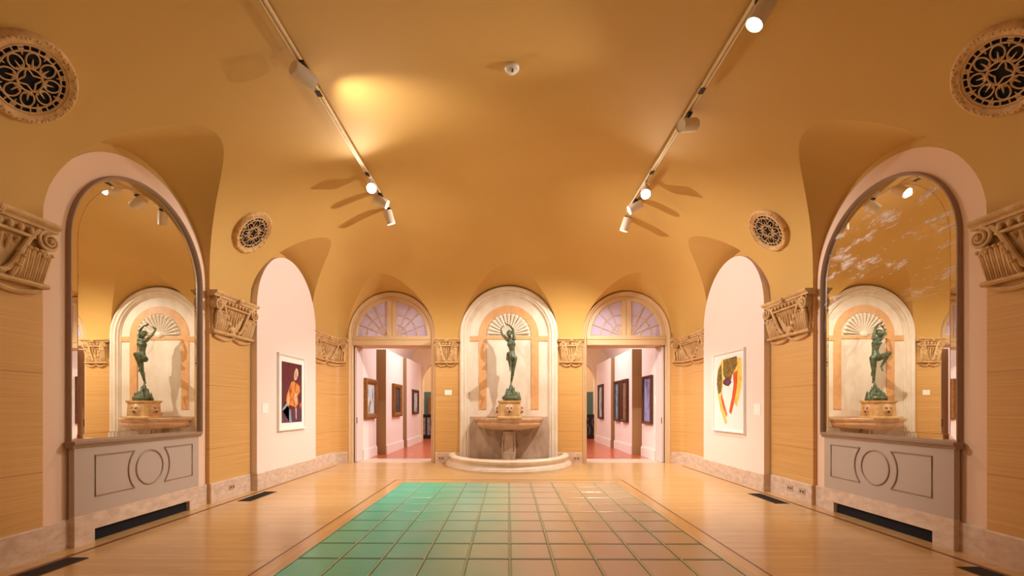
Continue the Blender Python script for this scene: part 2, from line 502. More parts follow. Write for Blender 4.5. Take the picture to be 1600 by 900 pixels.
b.build('cross_joints', M['joint_dark'], gf)

# ------------------------------------------------------------ walls
for sgn, nm in ((-1, 'left'), (1, 'right')):
    b = MB(); T = lambda x, y, z, s=sgn: (s*x, y, z)
    b.box(REC, REC+.2, YREAR, D+.1, 0, 4.6, T)
    wl = struct(b.build('wall_%s' % nm, M['plaster']))
    for yc in (BAYS[0], 5.21):
        P = arch_pts(1.125, .2, 3.01, 40)
        b = MB(); b.prism(P, REC-.006, REC+.01, lambda h, d, z, s=sgn, y=yc: (s*d, y+h, z)); b.build('pink_field', M['pink'], wl)
# travertine piers of the side walls, and the curved corner piers
def wall_line(n=18):         # from (A-ish) along corner to the back wall, right-hand side, points (x,y)
    P = []
    for k in range(n+1):
        a = PI/2*k/n; c_, s_ = math.cos(a), math.sin(a)
        # radial param of the superellipse quarter with exponent PW
        rr = (abs(c_)**PW+abs(s_)**PW)**(-1/PW)
        P.append((A*rr*c_, YD+A*rr*s_))
    return P
n_tr = 1
def side_piers():
    global n_tr
    for sgn in (-1, 1):
        T = lambda x, y, z, s=sgn: (s*x, y, z)
        for y0, y1 in ((YREAR, BAYS[0]-RB), (BAYS[0]+RB, BAYS[1]-RB), (BAYS[1]+RB, BAYS[2]-RB)):
            struct(MB().box(A, REC+.001, y0, y1, 0, Z0-.13, T).build('trim_%d' % n_tr, M['trav'])); n_tr += 1
side_piers()
CORNER = []                  # corner line from (A, 9.6) to (3.89, D)
for k in range(41):
    a0_ = math.atan2(BAYS[2]+RB-YD, A); a1_ = math.atan2(A, DOORX+RD)
    a = a0_+(a1_-a0_)*k/40; c_, s_ = math.cos(a), math.sin(a)
    rr = (c_**PW+s_**PW)**(-1/PW); CORNER.append((A*rr*c_, YD+A*rr*s_))
def offset_line(L, d):       # towards the room
    out = []
    for i, p in enumerate(L):
        q0 = Vector(L[max(i-1, 0)]); q1 = Vector(L[min(i+1, len(L)-1)])
        t = (q1-q0).normalized(); nrm = Vector((-t.y, t.x))
        out.append((p[0]+nrm.x*d, p[1]+nrm.y*d))
    return out
for sgn in (-1, 1):
    T = lambda x, y, z, s=sgn: (s*x, y, z)
    out = [(p[0], p[1]) for p in CORNER]
    poly = out+[(DOORX+RD, D+.15), (REC, D+.15), (REC, BAYS[2]+RB)]
    b = MB(); n = len(poly)
    b.add([(x, y, 0) for x, y in poly]+[(x, y, Z0-.13) for x, y in poly],
          [tuple(range(n)), tuple(range(2*n-1, n-1, -1))]+[(i, (i+1) % n, n+(i+1) % n, n+i) for i in range(n)], T)
    struct(b.build('trim_%d' % n_tr, M['trav'], smooth=True)); n_tr += 1
# plaster returns between pier tops and the spring of the arches
for sgn in (-1, 1):
    T = lambda x, y, z, s=sgn: (s*x, y, z)
    b = MB()
    for y0, y1 in ((YREAR, BAYS[0]-RB), (BAYS[0]+RB, BAYS[1]-RB), (BAYS[1]+RB, BAYS[2]-RB), (BAYS[2]+RB, D-.3)):
        b.box(A+.006, REC, y0, y1, Z0-.13, Z0+.002, T)
    b.box(DOORX+RD, 4.0, D+.006, D+.12, Z0-.13, Z0+.002, T); b.box(RN, DOORX-RD, D+.006, D+.12, Z0-.13, Z0+.002, T)
    struct(b.build('trim_%d' % n_tr, M['plaster'])); n_tr += 1
# back piers between doors and niche
for x0, x1 in ((-DOORX+RD, -RN), (RN, DOORX-RD)):
    struct(MB().box(x0, x1, D, D+.15, 0, Z0-.13).build('trim_%d' % n_tr, M['trav'])); n_tr += 1
# wall_back with two arched openings
YB0, YB1 = D+.12, D+.62
b = MB()
RO = .955                    # half width of the door opening in the masonry
def holed(b, xc, x0, x1, R, zs, zt, ya, yb):
    n = 24
    pts = arch_pts(R, 0, zs, n)
    for y in (ya, yb):
        rows = []
        for (h, z) in pts:
            a = math.atan2(max(z-zs, 0), h) if z >= zs else (0 if h > 0 else PI)
            if z <= zs+1e-9: ox, oz = (x1 if h > 0 else x0), z
            else:
                dx, dz = math.cos(a), math.sin(a)
                tx = ((x1-xc) if dx > 0 else (xc-x0))/max(abs(dx), 1e-6); tz = (zt-zs)/max(dz, 1e-6)
                t = min(tx, tz); ox, oz = xc+dx*t, zs+dz*t
            rows.append([(xc+h, y, z), (ox, y, oz)])
        b.grid(rows)
        b.add([(x0, y, zs), (x0, y, zt), (x1, y, zt), (x1, y, zs)], [])
    b.grid([[(xc+h, ya, z), (xc+h, yb, z)] for h, z in pts])
    for s_, xo in ((-1, x0), (1, x1)):       # corner triangles left by the radial fan
        pass
    return b
for s_ in (-1, 1):
    xa, xb = (1.4, 4.5) if s_ > 0 else (-4.5, -1.4)
    holed(b, s_*DOORX, xa, xb, RO, Z0, 4.7, YB0, YB1)
b.box(-1.4, 1.4, YB0, YB1, 0, 4.7)
struct(b.build('wall_back', M['plaster']))
struct(MB().box(-4.6, 4.6, YREAR-.2, YREAR, 0, 5.5).build('wall_rear', M['plaster']))

# baseboards
def strip_prism(b, L, d, h, T, ch=.012):
    """L: room-side wall line; a board of thickness d and height h standing on the floor."""
    O = offset_line(L, d); O2 = offset_line(L, d-ch)
    rows = []
    for p, q, q2 in zip(L, O, O2):
        rows.append([(p[0], p[1], 0), (q[0], q[1], 0), (q[0], q[1], h-ch), (q2[0], q2[1], h), (p[0], p[1], h)])
    b.grid(rows, T, cv=True)
    b.add(rows[0], [(0, 1, 2, 3, 4)], T); b.add(rows[-1], [(0, 1, 2, 3, 4)], T)
BH = .275
for sgn, nm in ((-1, 'left'), (1, 'right')):
    T = lambda x, y, z, s=sgn: (s*x, y, z)
    b = MB()
    for y0, y1 in ((YREAR, BAYS[0]-RB), (BAYS[0]+RB, BAYS[1]-RB), (BAYS[1]+RB, BAYS[2]-RB)):
        strip_prism(b, [(A, y0), (A, y1)], .02, BH, T)
    for yc in BAYS[:2]:
        strip_prism(b, [(REC, yc-RB+.001), (REC, yc+RB-.001)], .03, BH, T)
    strip_prism(b, CORNER, .02, BH, T)
    struct(b.build('baseboard_%s' % nm, M['base'], smooth=True, angle=30))
b = MB()
for x0, x1 in ((-DOORX+RD, -RN), (RN, DOORX-RD)):
    strip_prism(b, [(x1, D), (x0, D)], .02, BH-.01, lambda x, y, z: (x, y, z))
struct(b.build('baseboard_back', M['base']))

# ------------------------------------------------------------ arched display panels with the two pictures
def make_panel(sgn, label):
    T = lambda h, d, z, s=sgn: (s*d, BAYS[2]+h, z)
    root = empty('partition_wall', (sgn*4.15, BAYS[2], 0), label, 'partition wall', None, 'structure')
    R = RB-.004
    b = MB(); b.prism(arch_pts(R-.01, 0, 2.96, 36), 4.085, REC-.001, T)
    b.build('panel_board', M['panel'], root, bevel=.004)
    b = MB(); strip_prism(b, [(4.085, BAYS[2]-R-.0), (4.085, BAYS[2]+R)], .018, BH, lambda x, y, z, s=sgn: (s*x, y, z))
    strip_prism(b, [(REC, BAYS[2]-R), (4.07, BAYS[2]-R)][::-1], -.012, BH, lambda x, y, z, s=sgn: (s*x, y, z))
    b.build('baseboard_stone', M['base'], root)
make_panel(-1, 'tall arched pale pink wall panel behind the maroon framed picture')
make_panel(1, 'tall arched pale pink wall panel behind the yellow and orange framed picture')

# ------------------------------------------------------------ mirrors over radiator covers
def mirror_unit(sgn, lab_m, lab_r, mm):
    yc = 5.255
    T = lambda h, d, z, s=sgn: (s*(REC-d), yc+h, z)
    # mirror
    root = empty('wall_mirror', (sgn*(REC-.05), yc, 1.02), lab_m, 'mirror')
    Rg = .92; zs = 2.975; zb = 1.0
    b = MB(); arch_sweep(b, [(Rg+.03, 0), (Rg+.03, .03), (Rg+.022, .05), (Rg+.012, .052), (Rg+.004, .04), (Rg-.006, .022), (Rg-.006, 0)], zb, zs, T, 44)
    b.build('mirror_frame', M['taupe_dark'], root, smooth=True, angle=50)
    bw = .085
    b = MB(); P = arch_pts(Rg-bw, zb+bw, zs, 44)
    b.add([T(h, .012, z) for h, z in P], [tuple(range(len(P)))])
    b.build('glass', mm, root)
    b = MB(); rows = []
    Po = arch_pts(Rg, zb, zs, 44)
    for (h, z), (h2, z2) in zip(P, Po): rows.append([(h, .012, z), (h2, .0095, z2)])
    rows.append(rows[0])
    b.grid(rows, T); b.build('bevelled_edge', mm, root)
    b = MB(); rows = []
    Pi = arch_pts(Rg-bw-.0045, zb+bw+.004, zs, 44); Pj = arch_pts(Rg-bw+.0, zb+bw, zs, 44)
    for (h, z), (h2, z2) in zip(Pi, Pj): rows.append([(h, .0128, z), (h2, .0128, z2)])
    rows.append(rows[0]); b.grid(rows, T); b.build('bevel_line', M['gold'], root)
    # radiator cover
    root = empty('radiator_cover', (sgn*4.25, 5.18, 0), lab_r, 'radiator cover')
    f = REC-4.165; hw = .875; g0, g1 = -.66, .70; hb = .13
    def Q(h, d, z): return T(h-.07, d, z)
    b = MB(); b.box(-hw, hw, .03, f, BH+.02, .965, Q); b.build('body', M['taupe'], root)
    b = MB(); b.box(-hw, g0, .03, f+.002, 0, BH+.02, Q); b.box(g1, hw, .03, f+.002, 0, BH+.02, Q); b.box(g0, g1, .03, f+.002, hb, BH+.02, Q)
    b.build('stone_plinth', M['base'], root)
    b = MB(); b.box(g0, g1, .031, .04, .0, hb, Q); b.build('vent_opening', M['black'], root)
    prof = [(.02, .955), (f+.012, .955), (f+.016, .968), (f+.028, .985), (f+.036, .992), (f+.036, 1.018), (.02, 1.018)]
    b = MB(); rows = [[(h, d, z) for d, z in prof] for h in (-hw-.03, hw+.03)]
    b.grid(rows, Q, cv=True)
    for r_ in rows: b.add(r_, [tuple(range(len(prof)))], Q)
    b.build('sill', M['taupe_dark'], root)
    # applied mouldings: circle between two squares with concave inner sides
    t = .009
    def mould(path, closed=False):
        b = MB(); b.tube([Q(h, f+.003, z) for h, z in path], t, 6, closed=closed); return b
    mould([(.045+.195*math.cos(a*PI/24), .66+.195*math.sin(a*PI/24)) for a in range(48)], True).build('circle_moulding', M['taupe_dark'], root)
    for s2 in (-1, 1):
        c0 = .045
        arc = [(c0+s2*.30*math.cos(a), .66+.30*math.sin(a)) for a in [(-.75+1.5*k/20) for k in range(21)]]
        zt, zb2 = arc[-1][1], arc[0][1]
        path = arc+[(c0+s2*.70, zt), (c0+s2*.70, zb2)]
        mould(path, True).build('square_moulding', M['taupe_dark'], root)
mirror_unit(-1, 'tall arched wall mirror with clear glass on the left wall',
            'taupe radiator cover with circle moulding below the left wall mirror', M['mirror'])
mirror_unit(1, 'tall arched wall mirror with painted white glare streaks on the right wall',
            'taupe radiator cover with circle moulding below the streaked right wall mirror', M['mirror_glare'])

# ------------------------------------------------------------ carved capitals
def capital(L, posf, label, loc, group=None, vs=1.0):
    """posf(u, w, z) -> world, u along 0..L, w out of the wall."""
    root = empty('carved_capital', loc, label, 'capital', group)
    zt, zb = 2.985, 2.40; H = zt-zb
    S = min(1, L/.9)
    def swp(prof, u0, u1, n=24, cur=None):
        b = MB(); rows = []
        for k in range(n+1):
            u = u0+(u1-u0)*k/n; c = cur(k/n) if cur else 0
            rows.append([posf(u, w_, z+c) for w_, z in prof])
        b.grid(rows, cv=True); b.add(rows[0], [tuple(range(len(prof)))]); b.add(rows[-1], [tuple(range(len(prof)))])
        return b
    # bell behind the carving
    rows = []; b = MB()
    prof = [(0, zb+.03), (.03, zb+.03), (.035, zb+.2), (.06, zb+.42), (.085, zt-.06), (0, zt-.06)]
    swp(prof, .02, L-.02).build('bell', M['carved'], root, smooth=True, angle=35)
    # abacus with a slightly swept top edge
    prof = [(0, zt-.075), (.10, zt-.075), (.105, zt-.05), (.13, zt-.035), (.14, zt-.02), (.14, zt), (0, zt)]
    swp(prof, -.045, L+.045, 24, None).build('abacus', M['carved'], root, smooth=True, angle=35)
    # volutes with rolled eye
    R = .088*max(.8, S)
    for s in (0, 1):
        u0 = R*.55 if s == 0 else L-R*.55; zc = zt-.085-R
        b = MB(); path = []; rad = []
        sg = -1 if s == 0 else 1
        for k in range(56):
            t = k/55; a = PI/2 - sg*(-1)*0 + t*2*PI*2.1; r = R*(1-.80*t)
            path.append(posf(u0+sg*r*math.cos(a-PI/2+PI/2), .10+.03*t, zc+r*math.sin(a))); rad.append(R*.20*(1-.55*t))
        b.tube(path, rad, 7)
        b.tube([posf(u0, .02, zc), posf(u0, .10, zc)], R*.82, 16)
        b.ell(posf(u0, .125, zc), (R*.2, R*.2, R*.2), 6)
        b.build('volute', M['carved'], root, smooth=True)
        b = MB(); b.ell(posf(u0+(.02 if s == 0 else -.02), .08, zc-R*1.25), (R*.42, R*.42, R*.5), 6)
        for k in range(3): b.ell(posf(u0+(.02 if s == 0 else -.02)+(k-1)*.02, .10, zc-R*1.45), (.016, .016, .03), 5)
        b.build('leaf_drop', M['carved'], root, smooth=True)
        # S-curved band sweeping from the volute to the foot of the bell
        path = []; rad = []
        for k in range(21):
            t = k/20
            uu = R*1.3+(L*.43-R*1.3)*t**1.1; zz = zt-.10-(H-.17)*(.5-.5*math.cos(PI*min(1, t*1.02)))
            uu = uu if s == 0 else L-uu
            path.append(posf(uu, .10-.04*t, zz)); rad.append(.022)
        b = MB(); b.tube(path, rad, 7); b.build('scroll_band', M['carved'], root, smooth=True)
        # acanthus leaf filling the field outside the band
        b = MB(); nl = 7
        def zband(u):
            t = (u-R*1.3)/(L*.43-R*1.3)
            if t <= 0: return zc-R*1.3
            return min(zc-R*1.1, zt-.10-(H-.17)*(.5-.5*math.cos(PI*min(t**.91, 1)))-.035)
        for k in range(nl):
            ub = .045+(L*.34-.045)*k/(nl-1)*.92; zt_ = max(zband(ub), zb+.10); hh = zt_-(zb+.045); lean = .03*(1-k/nl)
            q = [(ub+lean*.5, .04, zb+.045), (ub+lean*.2, .062, zb+.045+hh*.45), (ub-lean*.3, .082, zb+.045+hh*.85), (ub-lean*.8, .098, zt_)]
            q = [(u if s == 0 else L-u, w_, z) for u, w_, z in q]
            b.tube([posf(*p) for p in q], [.019, .026, .024, .012], 8)
            b.tube([posf(p[0], p[1]+.022, p[2]) for p in q[:3]], [.005, .007, .004], 5)
            b.ell(posf(q[3][0], q[3][1]+.004, q[3][2]-.004), (.021, .021, .017), 5)
        b.build('acanthus_leaf', M['carved'], root, smooth=True)
    # flutes between the bands
    b = MB(); nf = max(5, int(L*.46/.055))
    for k in range(nf):
        u = L*.29+L*.42*k/(nf-1); dz = .20*abs(k/(nf-1)-.5)*2
        b.tube([posf(u, .045, zb+.13+dz), posf(u, .085, zt-.21)], .012, 6)
    b.build('flutes', M['carved'], root, smooth=True)
    # egg moulding and centre flower
    b = MB(); ne = max(5, int(L*.62/.07))
    for k in range(ne):
        u = L*.2+L*.6*k/(ne-1); b.ell(posf(u, .095, zt-.125), (.022, .022, .034), 5)
    rows = [[posf(L*(.16+.68*k/12), w_, z) for w_, z in ((.06, zt-.185), (.10, zt-.185), (.105, zt-.172), (.10, zt-.16), (.06, zt-.16))] for k in range(13)]
    b.grid(rows, cv=True)
    b.build('egg_moulding', M['carved'], root, smooth=True)
    b = MB()
    for k in range(6): b.ell(posf(L/2+.026*math.cos(k*PI/3), .145, zt-.045+.026*math.sin(k*PI/3)), (.017, .017, .017), 5)
    b.ell(posf(L/2, .155, zt-.045), (.014, .014, .014), 5)
    b.build('flower_boss', M['carved'], root, smooth=True)
    # lower fillet and bracket-shaped drip below it
    prof = [(0, zb), (.055, zb), (.07, zb+.015), (.07, zb+.03), (.05, zb+.045), (0, zb+.045)]
    swp(prof, 0.0, L, 16).build('lower_fillet', M['carved'], root, smooth=True, angle=30)
    def cur(t):
        x = abs(t-.5)*2
        return -.052*(1-abs(2*x-1)**1.6)*.75-.012+(.022 if x < .06 else 0)
    prof = [(0, zb-.035), (.035, zb-.035), (.048, zb-.018), (.035, zb), (0, zb)]
    swp(prof, .055, L-.055, 40, cur).build('bracket_drip', M['carved'], root, smooth=True, angle=50)
    return root
pier_len = BAYS[1]-RB-(BAYS[0]+RB)
for sgn, nm in ((-1, 'left'), (1, 'right')):
    for k, (y0, y1) in enumerate(((BAYS[0]+RB, BAYS[1]-RB), (BAYS[1]+RB, BAYS[2]-RB))):
        lab = ['large carved stone capital at the %s edge of the photo, before the wall mirror', 'carved stone capital on the %s wall pier between the mirror and the arched panel'][k] % nm
        capital(y1-y0, lambda u, w_, z, s=sgn, y=y0: (s*(A-w_), y+u, z), lab, (sgn*A, (y0+y1)/2, 2.4))
    # corner capital following the curved corner
    cum = [0.0]
    for p, q in zip(CORNER, CORNER[1:]): cum.append(cum[-1]+math.dist(p, q))
    def cpos(u, w_, z, s=sgn, cum=cum):
        u = u+0.0
        Lc = cum[-1]
        if u <= 0: i = 0
        elif u >= Lc: i = len(cum)-2
        else:
            i = 0
            while cum[i+1] < u: i += 1
        p, q = CORNER[i], CORNER[i+1]; t = (u-cum[i])/(cum[i+1]-cum[i])
        tx, ty = (q[0]-p[0]), (q[1]-p[1]); l = math.hypot(tx, ty); nx, ny = -ty/l, tx/l
        return (s*(p[0]+tx*t+nx*w_), p[1]+ty*t+ny*w_, z)
    capital(cum[-1]-.02, cpos, 'carved stone capital bent around the %s rear corner of the hall' % nm, (sgn*A, D-.1, 2.4))
for (x0, x1), nm in (((-DOORX+RD+.01, -RN-.05), 'left'), ((RN+.05, DOORX-RD-.01), 'right')):
    capital(x1-x0, lambda u, w_, z, x=x0: (x+u, D-w_, z), 'small carved stone capital directly %s of the fountain niche' % nm, ((x0+x1)/2, D, 2.4))

# ------------------------------------------------------------ ceiling medallions
def medallion(sgn, yc, label, name='vent_medallion'):
    zc = 3.99; xm = None
    lo, hi = 2.5, A
    for _ in range(40):
        mid = (lo+hi)/2
        if Fz(mid, yc) > zc: lo = mid
        else: hi = mid
    xm = (lo+hi)/2
    dz = (Fz(xm-.02, yc)-Fz(xm+.02, yc))/.04      # rise towards centre
    e2 = Vector((-sgn*1, 0, dz)).normalized(); e1 = Vector((0, 1, 0))
    n = e1.cross(e2); 
    if n.z > 0: n = -n
    C = Vector((sgn*xm, yc, zc))
    T = lambda a, b_, c: tuple(C+e1*a+e2*b_+n*(c+.026))
    root = empty(name, tuple(C), label, 'ceiling medallion', 'round pierced grilles on the vault')
    b = MB(); b.lathe([(.262, -.09), (.262, .015), (.272, .028), (.285, .03), (.30, .042), (.322, .044), (.338, .03), (.348, .006), (.352, -.03), (.352, -.09)], n=64, T=T)
    rnd = random.Random(3)
    for k in range(60):
        a = 2*PI*k/60+rnd.uniform(-.03, .03); r = .312+rnd.uniform(-.012, .012)
        b.ell((r*math.cos(a), r*math.sin(a), .042), (.014, .011, .010), 4, T)
    b.build('carved_ring', M['ringstone'], root, smooth=True)
    b = MB(); b.lathe([(0.0, .004), (.264, .004)], n=48, T=T); b.build('dark_backing', M['black'], root)
    b = MB()
    def ring(r, t, z=.016): b.tube([(r*math.cos(2*PI*k/48), r*math.sin(2*PI*k/48), z) for k in range(48)], t, 5, T, closed=True)
    ring(.258, .009); ring(.214, .0075); ring(.088, .007)
    for k in range(24):
        a = 2*PI*k/24
        if k % 3: b.tube([(.214*math.cos(a+.0), .214*math.sin(a), .016), (.258*math.cos(a), .258*math.sin(a), .016)], .0055, 5, T)
        else:
            for da in (-.055, 0, .055):
                for rr in (.227, .245): b.ell((rr*math.cos(a+da), rr*math.sin(a+da), .016), (.009, .009, .006), 4, T)
    for k in range(8):
        a = 2*PI*(k+.5)/8
        def P(r, t): return (r*math.cos(a)-t*math.sin(a), r*math.sin(a)+t*math.cos(a), .016)
        b.tube([P(.150+.058*math.cos(q*PI/10), .047*math.sin(q*PI/10)) for q in range(20)], .0062, 5, T, closed=True)
        b.tube([P(.09, 0), P(.16, 0)], [.011, .003], 5, T)
        for tt in (-.022, .022): b.tube([P(.088, tt*.5), P(.118, tt)], [.009, .004], 5, T)
        a2 = 2*PI*k/8
        b.tube([(.185*math.cos(a2), .185*math.sin(a2), .016), (.214*math.cos(a2), .214*math.sin(a2), .016)], [.003, .008], 5, T)
    for k in range(4):
        a = PI/2*k
        b.tube([((.088-.045*math.sin(q*PI/8))*math.cos(a+(q-4)*PI/16)*1.0, (.088-.045*math.sin(q*PI/8))*math.sin(a+(q-4)*PI/16), .016) for q in range(9)], .006, 5, T)
    b.build('pierced_grille', M['grille'], root, smooth=True)
for sgn, nm in ((-1, 'left'), (1, 'right')):
    medallion(sgn, 3.6, 'large looking round grille medallion in the upper %s corner of the photo' % nm)
    medallion(sgn, 6.80, 'round grille medallion on the %s vault above the pier beside the mirror' % nm)

# ------------------------------------------------------------ doors and fanlights
def door_unit(idx, xc, sgn):
    root = empty('door_%d' % idx, (xc, D+.1, 0), 'arched doorway with two-part fanlight %s of the fountain niche' % ('left' if sgn < 0 else 'right'), 'doorway', None, 'structure')
    T = lambda h, d, z: (xc+h, D+d, z)
    # architrave mouldings
    b = MB()
    arch_sweep(b, [(RD-.002, .12), (RD-.002, .03), (RD-.012, .012), (RD-.035, .010), (RD-.05, .03), (RD-.06, .05), (RD-.085, .055), (RD-.10, .06), (RD-.115, .085), (RD-.115, .16), (RD-.105, .2), (RD-.105, .12)], 0, Z0, T, 44)
    b.build('architrave', M['frame'], root, smooth=True, angle=35)
    r0 = RD-.115
    b = MB()
    # transom and arch frame of the fanlight
    zt0, zt1 = 2.84, 3.03
    b.box(-r0, r0, .06, .16, zt0, zt1, T); b.box(-r0, r0, .045, .06, zt1-.05, zt1-.01, T); b.box(-r0, r0, .05, .06, zt0+.005, zt0+.03, T)
    b.build('transom', M['frame'], root, bevel=.003)
    b = MB()
    arch_sweep(b, [(r0, .07), (r0-.085, .07), (r0-.095, .08), (r0-.095, .13), (r0, .13)], zt1, Z0+.0, T, 40)
    b.box(-.115, -.004, .064, .13, zt1, Z0+r0-.05, T); b.box(.004, .115, .064, .13, zt1, Z0+r0-.05, T)
    b.box(-r0+.01, r0-.01, .067, .13, zt1, zt1+.05, T)
    ff = b.build('fanlight_frame', M['frame'], root, smooth=True, angle=35)
    # glazing bars
    for s in (-1, 1):
        b = MB(); ri = r0-.09; ox = s*.11; zc = zt1+.05
        for ang in (22, 46, 66):
            a = math.radians(ang)
            # bars fan from the lower inner corner
            lo, hi = 0, 2
            for _ in range(30):
                m_ = (lo+hi)/2
                if (abs(ox)+m_*math.cos(a))**2+(zc-Z0+m_*math.sin(a))**2 < ri*ri: lo = m_
                else: hi = m_
            b.tube([T(ox, .1, zc), T(ox+s*lo*math.cos(a), .1, zc+lo*math.sin(a))], .012, 6)
        for rr in (.26, .50):
            b.tube([T(ox+s*rr*math.cos(PI/2*k/14), .1, zc+rr*math.sin(PI/2*k/14)) for k in range(15)], .011, 6)
        b.build('glazing_bars', M['frame'], ff, smooth=True)
        b = MB(); P = [(ox, zc)]+[(s*math.sqrt(max(ri*ri-(k_/14*(ri-.0))**2, 0)) if 0 else s*ri*math.cos(a_), Z0+ri*math.sin(a_)) for k_, a_ in ((k, math.radians(2+82*k/14)) for k in range(15))]
        b.add([T(h, .112, z) for h, z in P]+[T(h, .118, z) for h, z in P], [tuple(range(len(P))), tuple(range(2*len(P)-1, len(P)-1, -1))])
        b.build('window_pane', M['pane'], ff)
    # jamb lining through the wall
    b = MB()
    for s in (-1, 1): b.box(s*r0, s*(r0+.012), .12, .64, 0, Z0, T)
    b.box(-r0, r0, .16, .63, zt0, zt0+.02, T)
    b.build('jamb_lining', M['frame'], root)
    # folded leaf standing open against the outer jamb
    h0 = sgn*r0
    b = MB(); b.box(h0-sgn*.065, h0-sgn*.012, .14, .60, .01, zt0-.01, T); dl = b.build('door_leaf', M['leaflav'], root, bevel=.004)
    b = MB(); b.box(h0-sgn*.072, h0-sgn*.064, .14, .17, .95, 1.1, T); b.build('hinge', M['dark'], dl)
    b = MB(); b.box(-h0+sgn*.0, -h0+sgn*.012, .06, .10, .88, 1.06, T); b.build('latch_plate', M['iron'], root)
door_unit(1, -DOORX, -1)
door_unit(2, DOORX, 1)

# ------------------------------------------------------------ fountain niche
root = empty('niche_surround', (0, D, 0), 'tall arched cream marble niche surround with peach bands and scallop shell', 'niche')
T = lambda h, d, z: (h, D+d, z)
b = MB()
arch_sweep(b, [(RN-.002, .12), (RN-.002, -.03), (RN-.02, -.05), (RN-.06, -.055), (RN-.085, -.035), (RN-.10, -.03), (RN-.115, -.05), (RN-.15, -.05), (RN-.165, -.02),
               (RN-.175, -.015), (RN-.19, -.03), (RN-.205, -.025), (RN-.215, .0), (RN-.235, .012), (RN-.235, .12)], 0, Z0, T, 56)
b.build('moulded_frame', M['marble'], root, smooth=True, angle=35)
RI = RN-.235
P = arch_pts(RI+.01, .30, Z0, 56)
b = MB(); b.add([T(h, .03, z) for h, z in P], [tuple(range(len(P)))]); b.build('back_slab', M['marble'], root)
P = [(-RI-.01, 0), (-RI-.01, 1.12), (RI+.01, 1.12), (RI+.01, 0)]
b = MB(); b.prism(P, .022, .03, T); b.build('lower_slab', M['marble_low'], root)
b = MB(); arch_sweep(b, [(.72, .03), (.72, .012), (.54, .012), (.54, .03)], 1.3, Z0, T, 48); b.build('peach_arch', M['peach'], root)
b = MB(); b.box(-RI, -.54, .009, .03, Z0-.13, Z0-.01, T); b.box(.54, RI, .009, .03, Z0-.13, Z0-.01, T)
b.box(-.54, .54, .013, .03, Z0-.09, Z0-.01, T)
b.build('peach_band', M['peach'], root)
b = MB()          # scallop shell
for k in range(15):
    a = PI*(k+.5)/15
    b.tube([T(.08*math.cos(a), .02, Z0+.02+.08*math.sin(a)), T(.3*math.cos(a), .0, Z0+.02+.3*math.sin(a)), T(.47*math.cos(a), -.015, Z0+.02+.47*math.sin(a))], [.010, .024, .038], 8)
    b.ell(T(.475*math.cos(a), -.01, Z0+.02+.475*math.sin(a)), (.04, .02, .04), 6)
b.ell(T(0, .01, Z0+.03), (.10, .04, .08), 8)
b.build('scallop_shell', M['marble'], root, smooth=True)
b = MB()          # drapery swags and scroll relief in the lower slab, either side of the column
for s in (-1, 1):
    b.tube([T(s*(.13+.10*math.sin(k/12*PI*1.2)), .0, .28+.42*k/12) for k in range(13)], .022, 6)
    b.tube([T(s*(.42+.17*math.cos(k/14*PI-PI)), .012, .95-.30*math.sin(k/14*PI)) for k in range(15)], .018, 6)
b.build('scroll_relief', M['marble_low'], root, smooth=True)

# fountain basin (upper)
root = empty('fountain_basin', (0, D-.2, 0), 'half-round rose marble wall basin held up on a narrow column', 'basin')
W0 = D+.01
prof = [(0, 1.06), (.74, 1.06), (.765, 1.075), (.785, 1.10), (.80, 1.105), (.815, 1.09), (.812, 1.055), (.79, 1.025), (.765, 1.012), (.755, .995), (.765, .98), (.77, .955), (.755, .92), (.70, .875), (.60, .84), (.45, .81), (.25, .79), (.0, .785)]
b = MB(); b.lathe(prof, (0.0, W0, 0), 48, a0=PI, a1=2*PI, sx=1.0, sy=.86); b.build('bowl', M['basin'], root, smooth=True, angle=50)
b = MB(); b.lathe([(.0, 1.085), (.77, 1.085)], (0, W0, 0), 40, a0=PI, a1=2*PI, sy=.86)
b.build('water_surface', M['basin'], root)
b = MB(); b.box(-.10, .10, D-.34, D+.01, .1, .79); b.box(-.13, .13, D-.37, D+.01, .70, .79); b.box(-.125, .125, D-.36, D+.01, .1, .3)
for s in (-1, 1):
    b.tube([(s*(.12+.02*math.sin(k/10*PI)), D-.30, .1+.6*k/10) for k in range(11)], .03, 8)
b.build('column', M['marble_low'], root, bevel=.008)
# floor pool kerb
root = empty('fountain_pool', (0, D-.6, 0), 'low curved marble pool kerb on the floor below the niche', 'fountain pool')
prof = [(1.0, 0), (1.0, .045), (.985, .06), (.985, .075), (.96, .095), (.945, .105), (.925, .15), (.925, .165), (.94, .18), (.95, .20), (.955, .225), (.94, .25), (.91, .262), (.87, .262), (.86, .25), (.86, .1)]
b = MB(); b.lathe(prof, (0, D, 0), 56, a0=PI, a1=2*PI, sx=1.49, sy=1.80)
b.build('kerb', M['marble'], root, smooth=True, angle=50)
b = MB(); b.lathe([(0, .12), (.88, .12)], (0, D, 0), 40, a0=PI, a1=2*PI, sx=1.49, sy=1.80); b.build('pool_floor', M['marble_low'], root)

